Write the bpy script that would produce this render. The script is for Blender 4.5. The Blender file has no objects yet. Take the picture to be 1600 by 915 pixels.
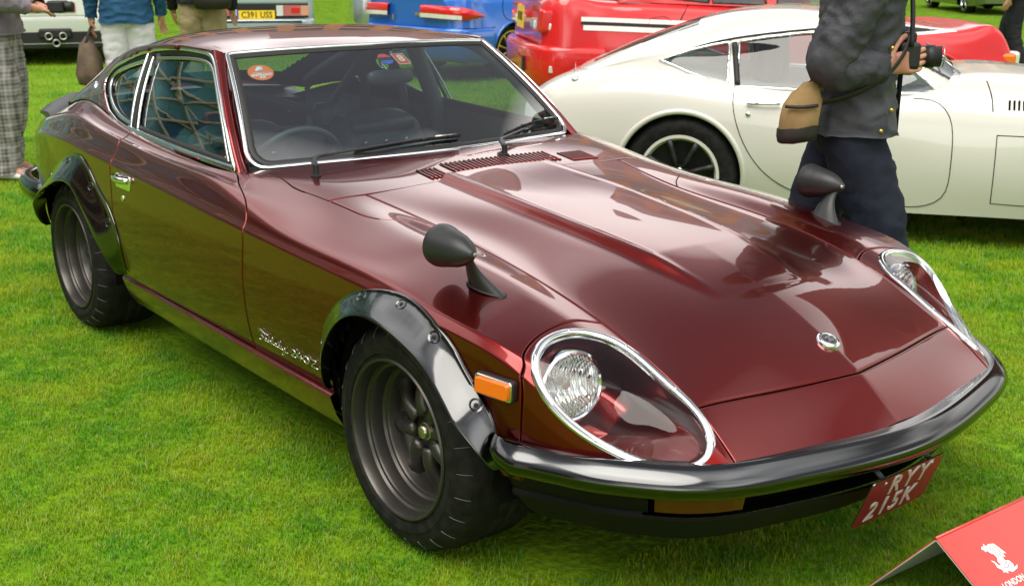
import bpy, bmesh, math, random
import numpy as np
from mathutils import Vector, Matrix
R = math.radians
random.seed(7)
rng = np.random.default_rng(11)
SC = bpy.context.scene
COL = SC.collection

# ------------------------------------------------------------------ camera
cam_d = bpy.data.cameras.new("camera")
cam_o = bpy.data.objects.new("camera", cam_d)
COL.objects.link(cam_o)
_Rx = Vector((0.62151631, 0.78338354, 0.00526425))
_Ry = Vector((0.21932902, -0.16755113, -0.96115628))
_Rz = Vector((-0.75207198, 0.59852891, -0.2759545))
_m = Matrix((_Rx, -_Ry, -_Rz)).transposed().to_4x4()
_m.translation = Vector((2.35396752, -2.30072556, 1.47244223))
cam_o.matrix_world = _m
cam_d.sensor_width = 36
cam_d.lens = 36 * 1877.058 / 1600
cam_d.clip_start = 0.05
cam_d.clip_end = 3000
cam_d.dof.use_dof = True
cam_d.dof.focus_distance = 3.3
cam_d.dof.aperture_fstop = 8.0
SC.camera = cam_o
SC.render.resolution_x, SC.render.resolution_y = 1024, 585

# ------------------------------------------------------------------ light
SUN_EL, SUN_AZ = R(62), R(-62)      # azimuth measured from +X towards +Y (car axes)
w = bpy.data.worlds.new("World")
SC.world = w
w.use_nodes = True
nt = w.node_tree
nt.nodes.clear()
out = nt.nodes.new("ShaderNodeOutputWorld")
bg = nt.nodes.new("ShaderNodeBackground")
sky = nt.nodes.new("ShaderNodeTexSky")
sky.sky_type = 'NISHITA'
sky.sun_disc = False
sky.sun_elevation = SUN_EL
sky.sun_rotation = math.pi / 2 - SUN_AZ
sky.air_density = 1.0
sky.dust_density = 2.0
tc = nt.nodes.new("ShaderNodeTexCoord")
nz = nt.nodes.new("ShaderNodeTexNoise")
nz.inputs["Scale"].default_value = 1.6
nz.inputs["Detail"].default_value = 5
rmp = nt.nodes.new("ShaderNodeMapRange")
rmp.inputs["From Min"].default_value = 0.36
rmp.inputs["From Max"].default_value = 0.62
rmp.inputs["To Min"].default_value = 0.80
rmp.inputs["To Max"].default_value = 1.0
mx = nt.nodes.new("ShaderNodeMix")
mx.data_type = 'RGBA'
cl = nt.nodes.new("ShaderNodeMix")                     # unseen cloud layer: grey and bright patches shaped for reflections in the bonnet
cl.data_type = 'RGBA'
cl.inputs["A"].default_value = (1.15, 1.1, 1.08, 1)
cl.inputs["B"].default_value = (10.6, 10.4, 10.0, 1)
n2 = nt.nodes.new("ShaderNodeTexNoise")
n2.inputs["Scale"].default_value = 1.3
n2.inputs["Detail"].default_value = 2
n2.inputs["Roughness"].default_value = 0.45
mp2 = nt.nodes.new("ShaderNodeMapping")
mp2.inputs["Location"].default_value = (9.1, 4.2, 2.2)
mp2.inputs["Scale"].default_value = (1, 1, 2.2)
r2 = nt.nodes.new("ShaderNodeMapRange")
r2.inputs["From Min"].default_value = 0.46
r2.inputs["From Max"].default_value = 0.66
nt.links.new(tc.outputs["Generated"], mp2.inputs["Vector"])
nt.links.new(mp2.outputs["Vector"], n2.inputs["Vector"])
nt.links.new(n2.outputs["Fac"], r2.inputs["Value"])
nt.links.new(r2.outputs["Result"], cl.inputs["Factor"])
nt.links.new(cl.outputs["Result"], mx.inputs["B"])
nt.links.new(tc.outputs["Generated"], nz.inputs["Vector"])
nt.links.new(nz.outputs["Fac"], rmp.inputs["Value"])
nt.links.new(rmp.outputs["Result"], mx.inputs["Factor"])
nt.links.new(sky.outputs["Color"], mx.inputs["A"])
nt.links.new(mx.outputs["Result"], bg.inputs["Color"])
nt.links.new(bg.outputs["Background"], out.inputs["Surface"])
bg.inputs["Strength"].default_value = 0.12
sun_d = bpy.data.lights.new("sun", 'SUN')
sun_o = bpy.data.objects.new("sun", sun_d)
COL.objects.link(sun_o)
sun_d.energy = 1.5
sun_d.angle = R(50)
sun_d.color = (1.0, 0.95, 0.87)
_sd = Vector((math.cos(SUN_EL) * math.cos(SUN_AZ), math.cos(SUN_EL) * math.sin(SUN_AZ), math.sin(SUN_EL)))
sun_o.rotation_euler = _sd.to_track_quat('Z', 'Y').to_euler()
SC.view_settings.view_transform = 'Standard'
SC.view_settings.look = 'None'
SC.view_settings.exposure = 1.22
SC.view_settings.gamma = 1.0
try:
    SC.cycles.max_bounces = 10
    SC.cycles.transparent_max_bounces = 16
    SC.cycles.use_denoising = True
except Exception:
    pass

# ------------------------------------------------------------------ materials
def mat(name, col, rough=0.5, metal=0.0, coat=0.0, coat_rough=0.03, trans=0.0, ior=1.45, spec=0.5, alpha=1.0, emit=None):
    m = bpy.data.materials.new(name)
    m.use_nodes = True
    b = m.node_tree.nodes["Principled BSDF"]
    c = tuple(col) + (1,) if len(col) == 3 else col
    b.inputs["Base Color"].default_value = c
    b.inputs["Roughness"].default_value = rough
    b.inputs["Metallic"].default_value = metal
    b.inputs["Coat Weight"].default_value = coat
    b.inputs["Coat Roughness"].default_value = coat_rough
    b.inputs["Transmission Weight"].default_value = trans
    b.inputs["IOR"].default_value = ior
    b.inputs["Specular IOR Level"].default_value = spec
    b.inputs["Alpha"].default_value = alpha
    return m

def nodes(m):
    return m.node_tree.nodes, m.node_tree.links, m.node_tree.nodes["Principled BSDF"]

def noise_col(m, c1, c2, scale=20, detail=4, lo=0.35, hi=0.65, coord="Object"):
    n, l, b = nodes(m)
    t = n.new("ShaderNodeTexCoord")
    z = n.new("ShaderNodeTexNoise")
    z.inputs["Scale"].default_value = scale
    z.inputs["Detail"].default_value = detail
    r = n.new("ShaderNodeMapRange")
    r.inputs["From Min"].default_value = lo
    r.inputs["From Max"].default_value = hi
    x = n.new("ShaderNodeMix")
    x.data_type = 'RGBA'
    x.inputs["A"].default_value = tuple(c1) + (1,)
    x.inputs["B"].default_value = tuple(c2) + (1,)
    l.new(t.outputs[coord], z.inputs["Vector"])
    l.new(z.outputs["Fac"], r.inputs["Value"])
    l.new(r.outputs["Result"], x.inputs["Factor"])
    l.new(x.outputs["Result"], b.inputs["Base Color"])
    return m

def bump(m, scale=200, strength=0.2, dist=0.002, detail=2, coord="Object"):
    n, l, b = nodes(m)
    t = n.new("ShaderNodeTexCoord")
    z = n.new("ShaderNodeTexNoise")
    z.inputs["Scale"].default_value = scale
    z.inputs["Detail"].default_value = detail
    p = n.new("ShaderNodeBump")
    p.inputs["Strength"].default_value = strength
    p.inputs["Distance"].default_value = dist
    l.new(t.outputs[coord], z.inputs["Vector"])
    l.new(z.outputs["Fac"], p.inputs["Height"])
    l.new(p.outputs["Normal"], b.inputs["Normal"])
    return m

def glass_mat(name, tint=(0.9, 0.95, 0.93), refl=1.0, ior=1.5):
    """thin pane: fresnel reflection over tinted see-through"""
    m = bpy.data.materials.new(name)
    m.use_nodes = True
    n, l = m.node_tree.nodes, m.node_tree.links
    n.clear()
    o = n.new("ShaderNodeOutputMaterial")
    g = n.new("ShaderNodeBsdfGlossy")
    g.inputs["Roughness"].default_value = 0.0
    g.inputs["Color"].default_value = (refl, refl, refl, 1)
    t = n.new("ShaderNodeBsdfTransparent")
    t.inputs["Color"].default_value = tuple(tint) + (1,)
    f = n.new("ShaderNodeFresnel")
    gm = n.new("ShaderNodeNewGeometry")
    mr = n.new("ShaderNodeMapRange")
    mr.inputs["To Min"].default_value = ior
    mr.inputs["To Max"].default_value = 1 / ior
    l.new(gm.outputs["Backfacing"], mr.inputs["Value"])
    l.new(mr.outputs["Result"], f.inputs["IOR"])
    x = n.new("ShaderNodeMixShader")
    l.new(f.outputs["Fac"], x.inputs["Fac"])
    l.new(t.outputs["BSDF"], x.inputs[1])
    l.new(g.outputs["BSDF"], x.inputs[2])
    l.new(x.outputs["Shader"], o.inputs["Surface"])
    return m
# ------------------------------------------------------------------ helpers
def V3(a):
    return np.asarray(a, float)

def link(o, parent=None):
    COL.objects.link(o)
    if parent is not None:
        o.parent = parent
    return o

def mesh_obj(name, verts, faces, m, parent=None, smooth=True, sharp=None):
    me = bpy.data.meshes.new(name)
    me.from_pydata([tuple(map(float, v)) for v in verts], [], [tuple(map(int, f)) for f in faces])
    if m is not None:
        me.materials.append(m)
    if smooth:
        me.polygons.foreach_set("use_smooth", [True] * len(me.polygons))
        if sharp is not None:
            me.set_sharp_from_angle(angle=R(sharp))
    me.update()
    return link(bpy.data.objects.new(name, me), parent)

def empty(name, loc, label, cat, rotz=0.0, group=None):
    o = bpy.data.objects.new(name, None)
    COL.objects.link(o)
    o.location = loc
    o.rotation_euler = (0, 0, rotz)
    return tag(o, label, cat, group)

def tag(o, label=None, cat=None, group=None, kind=None):
    if label: o["label"] = label
    if cat: o["category"] = cat
    if group: o["group"] = group
    if kind: o["kind"] = kind
    return o

def children(o):
    return [c for c in bpy.data.objects if c.parent == o]

def cardinal(knots, x):
    """rows: natural cubic spline basis values at x for the given knots"""
    k = np.asarray(knots, float); n = len(k); x = np.clip(np.asarray(x, float), k[0], k[-1])
    h = np.diff(k)
    A = np.zeros((n, n)); B = np.zeros((n, n))
    A[0, 0] = A[-1, -1] = 1
    for i in range(1, n - 1):
        A[i, i - 1] = h[i - 1]; A[i, i] = 2 * (h[i - 1] + h[i]); A[i, i + 1] = h[i]
        B[i, i - 1] = 6 / h[i - 1]; B[i, i] = -6 / h[i - 1] - 6 / h[i]; B[i, i + 1] = 6 / h[i]
    M = np.linalg.solve(A, B) if n > 2 else np.zeros((n, n))
    j = np.clip(np.searchsorted(k, x, side='right') - 1, 0, n - 2)
    hj = h[j]; a = (k[j + 1] - x) / hj; b = (x - k[j]) / hj
    W = np.zeros((len(x), n)); r = np.arange(len(x))
    W[r, j] += a; W[r, j + 1] += b
    W += ((a ** 3 - a) * hj ** 2 / 6)[:, None] * M[j] + ((b ** 3 - b) * hj ** 2 / 6)[:, None] * M[j + 1]
    return W

def chord(P, power=0.5):
    P = V3(P); d = np.linalg.norm(np.diff(P, axis=0), axis=1) ** power + 1e-9
    k = np.concatenate([[0], np.cumsum(d)])
    return k / k[-1]

def spl(P, n, closed=False, power=0.5):
    """n points on a natural spline through P"""
    P = V3(P)
    if closed:
        Q = np.vstack([P[-3:], P, P[:4]])
        k = chord(Q, power)
        x = np.linspace(k[3], k[3 + len(P)], n, endpoint=False)
        return cardinal(k, x) @ Q
    k = chord(P, power)
    q = cardinal(k, np.linspace(0, 1, max(n * 8, 64))) @ P
    d = np.concatenate([[0], np.cumsum(np.linalg.norm(np.diff(q, axis=0), axis=1))])
    s = np.linspace(0, d[-1], n)
    return np.stack([np.interp(s, d, q[:, i]) for i in range(P.shape[1])], 1)

def poly(P, n):
    P = V3(P)
    d = np.concatenate([[0], np.cumsum(np.linalg.norm(np.diff(P, axis=0), axis=1))])
    s = np.linspace(0, d[-1], n)
    return np.stack([np.interp(s, d, P[:, i]) for i in range(P.shape[1])], 1)

def grid_faces(nu, nv, off=0, flip=False, closed_u=False, closed_v=False):
    f = []
    for i in range(nu if closed_u else nu - 1):
        for j in range(nv if closed_v else nv - 1):
            a = off + i * nv + j; b = off + ((i + 1) % nu) * nv + j
            c = off + ((i + 1) % nu) * nv + (j + 1) % nv; d = off + i * nv + (j + 1) % nv
            f.append((a, d, c, b) if flip else (a, b, c, d))
    return f

def tube_vf(P, r, n=8, closed=False, cap=True, flat=None):
    """tube along polyline; r scalar or per point; flat=(scale of second axis)"""
    P = V3(P); m = len(P)
    r = np.full(m, r) if np.isscalar(r) else V3(r)
    T = np.gradient(P, axis=0) if not closed else (np.roll(P, -1, 0) - np.roll(P, 1, 0))
    T /= np.linalg.norm(T, axis=1)[:, None] + 1e-12
    up = np.array([0, 0, 1.0])
    if abs(T[0] @ up) > 0.95: up = np.array([1.0, 0, 0])
    a = np.cross(T[0], up); a /= np.linalg.norm(a)
    vs = []
    for i in range(m):
        a = a - T[i] * (a @ T[i]); a /= np.linalg.norm(a) + 1e-12
        b = np.cross(T[i], a)
        for k in range(n):
            t = 2 * math.pi * k / n
            vs.append(P[i] + r[i] * (math.cos(t) * a + (flat or 1) * math.sin(t) * b))
    fs = grid_faces(m, n, closed_u=closed, closed_v=True)
    if cap and not closed:
        fs.append(tuple(range(n))); fs.append(tuple(reversed(range((m - 1) * n, m * n))))
    return np.array(vs), fs

def tube(name, P, r, m, parent=None, n=8, closed=False, **k):
    v, f = tube_vf(P, r, n, closed, **k)
    return mesh_obj(name, v, f, m, parent)

def strip_vf(P, prof, side):
    """sweep a 2-D profile (a along 'side' vec, b along 'up' vec) along P; side(i)->(sidevec, upvec)"""
    vs = []
    for i, p in enumerate(P):
        s, u = side(i)
        for (a, b) in prof:
            vs.append(p + a * s + b * u)
    return np.array(vs), grid_faces(len(P), len(prof))

def lathe_vf(prof, n=48, axis='y', center=(0, 0, 0)):
    """prof list of (radius, axial)"""
    vs = []
    for k in range(n):
        t = 2 * math.pi * k / n
        for (r, a) in prof:
            if axis == 'y': vs.append((r * math.cos(t), a, r * math.sin(t)))
            elif axis == 'x': vs.append((a, r * math.cos(t), r * math.sin(t)))
            else: vs.append((r * math.cos(t), r * math.sin(t), a))
    return np.array(vs) + np.array(center), grid_faces(n, len(prof), closed_u=True)

def lathe(name, prof, m, parent=None, n=48, axis='y', center=(0, 0, 0), sharp=35):
    v, f = lathe_vf(prof, n, axis, center)
    return mesh_obj(name, v, f, m, parent, sharp=sharp)

def join_vf(*parts):
    V, F, o = [], [], 0
    for v, f in parts:
        V.append(np.asarray(v, float)); F += [tuple(i + o for i in q) for q in f]; o += len(v)
    return np.vstack(V), F

def box_vf(c, s, rot=None):
    c, s = V3(c), V3(s) / 2
    v = np.array([(x, y, z) for x in (-1, 1) for y in (-1, 1) for z in (-1, 1)]) * s
    if rot is not None: v = v @ np.array(rot.to_3x3()).T
    return v + c, [(0, 1, 3, 2), (4, 6, 7, 5), (0, 4, 5, 1), (2, 3, 7, 6), (0, 2, 6, 4), (1, 5, 7, 3)]

def bevel_obj(o, w=0.004, seg=2):
    md = o.modifiers.new("bevel", 'BEVEL'); md.width = w; md.segments = seg; md.limit_method = 'ANGLE'
    return o

def prism_vf(pts2, depth, frame):
    """extrude closed 2-D outline by depth; frame=(origin, ex, ey, en)"""
    o, ex, ey, en = [V3(a) for a in frame]
    n = len(pts2)
    a = [o + p[0] * ex + p[1] * ey for p in pts2]
    b = [q + depth * en for q in a]
    return np.array(a + b), [tuple(reversed(range(n))), tuple(range(n, 2 * n))] + [(i, (i + 1) % n, n + (i + 1) % n, n + i) for i in range(n)]

def mir(v):
    v = np.array(v, float); v[:, 1] *= -1
    return v

def both(fn):
    for s in (-1, 1):
        fn(s)

def text_obj(name, s, size, m, parent=None, matrix=None, depth=0.001, shear=0.0, align='CENTER', bold=0.0, sx=1.0, space=1.0):
    cu = bpy.data.curves.new(name, 'FONT')
    cu.body = s; cu.size = size; cu.extrude = depth; cu.shear = shear; cu.align_x = align; cu.align_y = 'CENTER'
    cu.offset = bold; cu.space_character = space; cu.resolution_u = 2
    t = bpy.data.objects.new(name, cu)
    COL.objects.link(t)
    dg = bpy.context.evaluated_depsgraph_get()
    me = bpy.data.meshes.new_from_object(t.evaluated_get(dg))
    bpy.data.objects.remove(t); bpy.data.curves.remove(cu)
    me.name = name
    me.materials.clear(); me.materials.append(m)
    if sx != 1.0: me.transform(Matrix.Diagonal((sx, 1, 1, 1)))
    if matrix is not None: me.transform(matrix)
    o = bpy.data.objects.new(name, me)
    return link(o, parent)

def frame_m(o, ex, ey):
    ex = Vector(ex).normalized(); ey = Vector(ey); ey = (ey - ex * ey.dot(ex)).normalized(); en = ex.cross(ey)
    m = Matrix((ex, ey, en)).transposed().to_4x4(); m.translation = Vector(o)
    return m
# ------------------------------------------------------------------ coupe: outer skin
# rows run tail -> nose; columns: centre, mid bonnet, bonnet seam / belt, crest, shoulder, upper side,
# foot of the shoulder, side crease | mid side, sill top, sill bottom          (x, y, z) in metres, y > 0
def _row(s, Ms, A, B, C, D, E, F=None, G=(.785, .322), H=(.735, .215)):
    x = s
    f3 = lambda q: q if len(q) == 3 else (x, q[0], q[1])
    A, B, C, D, E = map(f3, (A, B, C, D, E))
    M = Ms if len(Ms) == 3 else (Ms[0], 0.0, Ms[1])
    N = tuple(M[i] + (0.52 if i < 2 else 0.30) * (A[i] - M[i]) for i in range(3))
    if s > .8: N = (.886, .25, .4245)
    E1 = (E[0], E[1] - .010, E[2] + .012)
    F = f3(F) if F else (E[0], E[1] + .004, .50)
    return [M, N, A, B, C, D, E1, E, F, f3(G), f3(H)]

ROWS = [
 (-3.12, _row(-3.12, (-3.12, .75), (-3.10, .50, .748), (-3.11, .54, .742), (-3.12, .58, .73), (-3.13, .60, .712), (-3.13, .615, .675), (-3.12, .625, .53), (-3.09, .60, .38), (-3.05, .56, .27))),
 (-2.97, _row(-2.97, (-2.97, .77), (.54, .776), (.588, .77), (.635, .757), (.672, .735), (.693, .70), (.70, .53), (.68, .37), (.62, .27))),
 (-2.80, _row(-2.80, (-2.80, .82), (.572, .82), (.622, .808), (.672, .79), (.715, .765), (.742, .722), (.75, .53), (.73, .36), (.67, .25))),
 (-2.55, _row(-2.55, (-2.55, .87), (.61, .872), (.652, .858), (.70, .834), (.75, .803), (.783, .748), (.79, .53), (.77, .34), (.71, .23))),
 (-2.30, _row(-2.30, (-2.30, .88), (.645, .882), (.682, .872), (.722, .855), (.766, .826), (.803, .763), (.808, .53), (.785, .33), (.735, .22))),
 (-2.05, _row(-2.05, (-2.05, .86), (.675, .858), (.708, .85), (.742, .838), (.775, .818), (.811, .756))),
 (-1.80, _row(-1.80, (-1.80, .84), (.693, .836), (.722, .829), (.752, .82), (.778, .802), (.813, .743))),
 (-1.55, _row(-1.55, (-1.55, .82), (.700, .820), (.727, .814), (.755, .806), (.779, .79), (.815, .732))),
 (-1.30, _row(-1.30, (-1.30, .81), (.700, .810), (.727, .805), (.755, .797), (.779, .781), (.815, .720))),
 (-1.05, _row(-1.05, (-1.05, .84), (.678, .808), (.712, .803), (.748, .793), (.780, .770), (.815, .706))),
 (-0.80, _row(-0.80, (-0.80, .819), (.555, .806), (.635, .795), (.715, .775), (.784, .744), (.814, .694))),
 (-0.55, _row(-0.55, (-0.56, .788), (.497, .777), (.590, .772), (.688, .752), (.787, .716), (.812, .681))),
 (-0.30, _row(-0.30, (-0.30, .770), (.472, .744), (.570, .752), (.682, .735), (.785, .704), (.810, .671))),
 (-0.05, _row(-0.05, (-0.05, .744), (.477, .719), (.574, .734), (.680, .719), (.782, .692), (.808, .661))),
 (0.20, _row(0.20, (0.215, .713), (.487, .686), (.570, .697), (.670, .685), (.772, .664), (.800, .640))),
 (0.41, _row(0.41, (0.455, .664), (.408, .488, .640), (.57, .648), (.668, .640), (.745, .624), (.770, .600), None, (.755, .325), (.71, .23))),
 (0.56, _row(0.56, (0.61, .603), (.555, .485, .592), (.56, .56, .597), (.557, .645, .583), (.55, .70, .556), (.547, .724, .524), (.545, .735, .44), (.52, .73, .33), (.50, .70, .25))),
 (0.70, _row(0.70, (0.777, .517), (.707, .481, .520), (.715, .53, .516), (.71, .575, .50), (.70, .612, .473), (.69, .633, .445), (.685, .64, .40), (.66, .64, .31), (.63, .62, .24))),
 (0.84, _row(0.84, (0.90, .4286), (.833, .487, .433), (.832, .495, .431), (.83, .503, .428), (.827, .512, .424), (.822, .52, .412), (.815, .525, .39), (.79, .53, .30), (.76, .52, .24))),
]
SK = np.array([r[0] for r in ROWS]); CG = np.array([r[1] for r in ROWS], float)
TK = np.array([0.0, 0.16, 0.32, 0.40, 0.47, 0.545, 0.59, 0.605, 0.75, 0.90, 1.0]); TE = 7
def skin(s, t):
    s = np.asarray(s, float).ravel(); t = np.asarray(t, float).ravel()
    Ws = cardinal(SK, s)
    W1 = cardinal(TK[:TE + 1], np.minimum(t, TK[TE])); W2 = cardinal(TK[TE:], np.maximum(t, TK[TE]))
    up = (t <= TK[TE])[:, None]
    Wt = np.zeros((len(t), len(TK)))
    Wt[:, :TE + 1] += np.where(up, W1, 0); Wt[:, TE:] += np.where(up, 0, W2)
    return np.einsum('nr,nc,rcd->nd', Ws, Wt, CG)
def skin_n(s, t, e=1e-3):
    a = skin(np.asarray(s) + e, t) - skin(np.asarray(s) - e, t); b = skin(s, np.clip(np.asarray(t) + e, 0, 1)) - skin(s, np.clip(np.asarray(t) - e, 0, 1))
    n = np.cross(a, b); n /= np.linalg.norm(n, axis=1)[:, None] + 1e-12
    return n                                    # outward on the y > 0 side
# ------------------------------------------------------------------ coupe: materials
M = {}
M['paint'] = mat('maroon_paint', (.165, .0028, .0010), .30, .92, 1.0, .012, ior=1.5)
M['paint'].node_tree.nodes['Principled BSDF'].inputs['Coat IOR'].default_value = 1.47
M['black'] = mat('black_void', (.006, .006, .006), .9, spec=.1)
M['grey_gloss'] = mat('grey_metallic', (.075, .077, .078), .14, 1.0, .7, .02)
M['bumper'] = mat('bumper_metallic', (.085, .087, .088), .12, 1.0, .3, .02)
M['chrome'] = mat('chrome', (.82, .83, .84), .06, 1.0)
M['steel'] = mat('steel', (.5, .5, .48), .28, 1.0)
M['rubber'] = bump(mat('rubber_trim', (.012, .012, .012), .55), 300, .1)
M['mirror_black'] = bump(mat('satin_black', (.018, .019, .02), .42, spec=.5), 900, .08, .0003)
M['wheel'] = bump(mat('magnesium_grey', (.075, .070, .063), .36, .75), 700, .15, .0004)
M['tyre'] = bump(noise_col(mat('tyre', (.010, .010, .010), .66, spec=.22), (.006, .006, .006), (.017, .016, .0145), 30), 500, .15, .0006)
M['glass'] = glass_mat('window_glass', (.62, .74, .72), 1.0, 2.1)
M['wglass'] = glass_mat('windscreen_glass', (.66, .80, .80), 1.0, 2.15)
M['clear'] = glass_mat('clear_cover', (.93, .95, .95), 1.0, 1.45)
M['int'] = bump(mat('black_vinyl', (.055, .060, .064), .42), 400, .25, .0006)
M['int2'] = mat('dark_carpet', (.012, .013, .014), .95)
M['amber'] = mat('amber_lens', (.75, .16, .01), .18, 0, .6, ior=1.5)
M['red_lens'] = mat('red_lens', (.45, .01, .01), .15, 0, 1.0)
M['amber_dark'] = mat('orange_lens', (.10, .018, .004), .2, 0, .6)  # amber lens colour darkened for the shade it sits in below the bumper
M['spoiler'] = mat('spoiler_grey', (.045, .046, .05), .5, .2, .3, .2)
M['white_print'] = mat('white_print', (.8, .8, .78), .6)
M['silver_char'] = mat('silver_character', (.5, .5, .46), .35, .3)
M['plate_black'] = mat('gloss_black', (.008, .008, .008), .12, 0, 1.0)
M['orange_print'] = mat('orange_print', (.8, .16, .03), .6)
M['red_print'] = mat('red_print', (.62, .05, .05), .6)
M['blue_print'] = mat('blue_print', (.03, .09, .5), .6)
M['cream_print'] = mat('cream_print', (.62, .5, .35), .6)
# headlamp reflector and fluted glass
M['reflector'] = mat('reflector', (.9, .9, .88), .12, 1.0)
M['flute'] = glass_mat('fluted_glass', (.93, .95, .95), 1.0, 1.6)
_n, _l = M['flute'].node_tree.nodes, M['flute'].node_tree.links
_t = _n.new("ShaderNodeTexCoord"); _w = _n.new("ShaderNodeTexWave"); _w.inputs["Scale"].default_value = 40; _w.inputs["Distortion"].default_value = 1.5; _w.bands_direction = 'Y'
_p = _n.new("ShaderNodeBump"); _p.inputs["Strength"].default_value = .8; _p.inputs["Distance"].default_value = .004
_l.new(_t.outputs["Object"], _w.inputs["Vector"]); _l.new(_w.outputs["Fac"], _p.inputs["Height"])
for _q in _n:
    if _q.type in ('BSDF_GLOSSY', 'FRESNEL'): _l.new(_p.outputs["Normal"], _q.inputs["Normal"])
_n, _l, _b = nodes(M['reflector'])
_t = _n.new("ShaderNodeTexCoord"); _w = _n.new("ShaderNodeTexWave"); _w.inputs["Scale"].default_value = 30; _w.inputs["Distortion"].default_value = 2; _w.bands_direction = 'Y'
_p = _n.new("ShaderNodeBump"); _p.inputs["Strength"].default_value = .6; _p.inputs["Distance"].default_value = .004
_l.new(_t.outputs["Object"], _w.inputs["Vector"]); _l.new(_w.outputs["Fac"], _p.inputs["Height"]); _l.new(_p.outputs["Normal"], _b.inputs["Normal"])

COUPE = empty("coupe", (0, 0, 0), "dark maroon coupe with black wing mirrors and bolted grey wheel arch flares", "car")

# ------------------------------------------------------------------ coupe: body panels
def curve_st(L, n):
    L = V3(L)
    return poly(L, n) if len(L) < 3 or len(L) > 11 else spl(L, n, power=1.0)
def coons(l, r, b, t, nu, nv):
    l, r = curve_st(l, nv), curve_st(r, nv); b, t = curve_st(b, nu), curve_st(t, nu)
    u = np.linspace(0, 1, nu)[:, None, None]; v = np.linspace(0, 1, nv)[None, :, None]
    P = (1 - v) * b[:, None] + v * t[:, None] + (1 - u) * l[None] + u * r[None]
    return P - ((1 - u) * (1 - v) * b[0] + u * (1 - v) * b[-1] + (1 - u) * v * t[0] + u * v * t[-1])
def rim(P, N, gap, depth, sides='lrbt'):
    """turn the panel edges down into the joint"""
    def one(P, N):
        d = P[1] - P[0]; d = d / (np.linalg.norm(d, axis=-1, keepdims=True) + 1e-9)
        p0 = P[0] + gap * d
        return (np.concatenate([(p0 - depth * N[0])[None], (p0 - .0013 * N[0])[None], (p0 + .0022 * d)[None], P[1:]]), np.concatenate([N[:1], N[:1], N[:1], N[1:]]))
    if 'l' in sides: P, N = one(P, N)
    if 'r' in sides:
        a, b = one(P[::-1], N[::-1]); P, N = a[::-1], b[::-1]
    if 'b' in sides:
        a, b = one(P.swapaxes(0, 1), N.swapaxes(0, 1)); P, N = a.swapaxes(0, 1), b.swapaxes(0, 1)
    if 't' in sides:
        a, b = one(P.swapaxes(0, 1)[::-1], N.swapaxes(0, 1)[::-1]); P, N = a[::-1].swapaxes(0, 1), b[::-1].swapaxes(0, 1)
    return P, N
def panel(name, l, r, b, t, sign, m, nu, nv, disp=None, drop=None, gap=.0024, depth=.014, sides='lrbt', full=False, label=None):
    Q = coons(l, r, b, t, nu, nv)
    if full:
        Q = np.concatenate([Q[:, :0:-1] * np.array([1, -1]), Q], axis=1)
    sh = Q.shape[:2]
    s = Q[..., 0].ravel(); tt = np.abs(Q[..., 1]).ravel()
    P = skin(s, tt).reshape(sh + (3,)); N = skin_n(s, tt).reshape(sh + (3,))
    if full:
        sg = np.sign(Q[..., 1]); sg[sg == 0] = 1
        P[..., 1] *= sg; N[..., 1] *= sg
        c = sh[1] // 2; N[:, c, 1] = 0
    if disp is not None: P = disp(P, N)
    P, N = rim(P, N, gap, depth, sides)
    nu2, nv2 = P.shape[:2]
    V = P.reshape(-1, 3)
    F = grid_faces(nu2, nv2)
    if drop is not None:
        c = V[np.array(F)].mean(1); k = drop(c); F = [f for f, q in zip(F, k) if not q]
    if not full and sign < 0:
        V = mir(V); F = [f[::-1] for f in F]
    o = mesh_obj(name, V, F, m, COUPE)
    if label: o["label"] = label
    return o

TS = .3185
def bulge(P, N):
    x, y = P[..., 0], np.abs(P[..., 1])
    wd = np.interp(x, [-.7, -.2, .1, .25, .36, .46], [.205, .203, .190, .178, .165, .145])
    h = .019 * np.clip((.47 - x) / .22, 0, 1) ** .8
    u = np.clip((wd + .030 - y) / .036, 0, 1); sm = u * u * (3 - 2 * u)
    ridge = .003 * np.exp(-((y - wd + .004) / .012) ** 2) * np.clip((.47 - x) / .2, 0, 1)
    P = P.copy(); P[..., 2] += h * sm + ridge
    return P
panel('bonnet', [(-.614, 0), (-.590, TS)], [(.70, 0), (.70, TS)], [(-.614, 0), (.70, 0)], [(-.590, TS), (-.277, .3168), (.05, .318), (.41, .3185), (.70, TS)], 1, M['paint'], 150, 56, disp=bulge, full=True)
panel('nose_panel', [(.70, 0), (.70, TS)], [(.838, 0), (.838, TS)], [(.70, 0), (.838, 0)], [(.70, TS), (.838, TS)], 1, M['paint'], 24, 40, full=True)
CF = [(-1.03, .372), (-.9134, .3454), (-.84, .378), (-.775, .4043), (-.69, .411), (-.606, .412)]       # cowl / wing joint
panel('cowl_panel', [(-.862, 0), (-.88, .1), (-.95, .25), (-1.03, .372)], [(-.614, 0), (-.590, TS), (-.606, .412)], [(-.862, 0), (-.614, 0)], CF, 1, M['paint'], 44, 40, full=True, sides='rt')
HS = [(.409, TS), (.388, .369), (.388, .428), (.397, .467), (.412, .50), (.447, .577), (.462, .70), (.4636, .761), (.465, .897)]   # wing / headlamp housing joint
DF = [(-1.0324, .372), (-.94, .463), (-.86, .505), (-.807, .530), (-.775, .556), (-.760, .590), (-.757, .64), (-.763, .70), (-.763, .78), (-.768, .87), (-.77, .897)]
DR = [(-1.850, .328), (-1.80, .45), (-1.782, .53), (-1.777, .60), (-1.775, .70), (-1.775, .897)]
LO = poly(spl([(-.606, .412), (-.50, .415), (-.42, .4145), (-.386, .408)], 40, power=1.0), 14)
LR = poly(spl([(-.386, .408), (-.355, .385), (-.318, .345), (-.277, .3168)], 40, power=1.0), 14)
CFp = spl(CF, 40, power=1.0)
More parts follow.
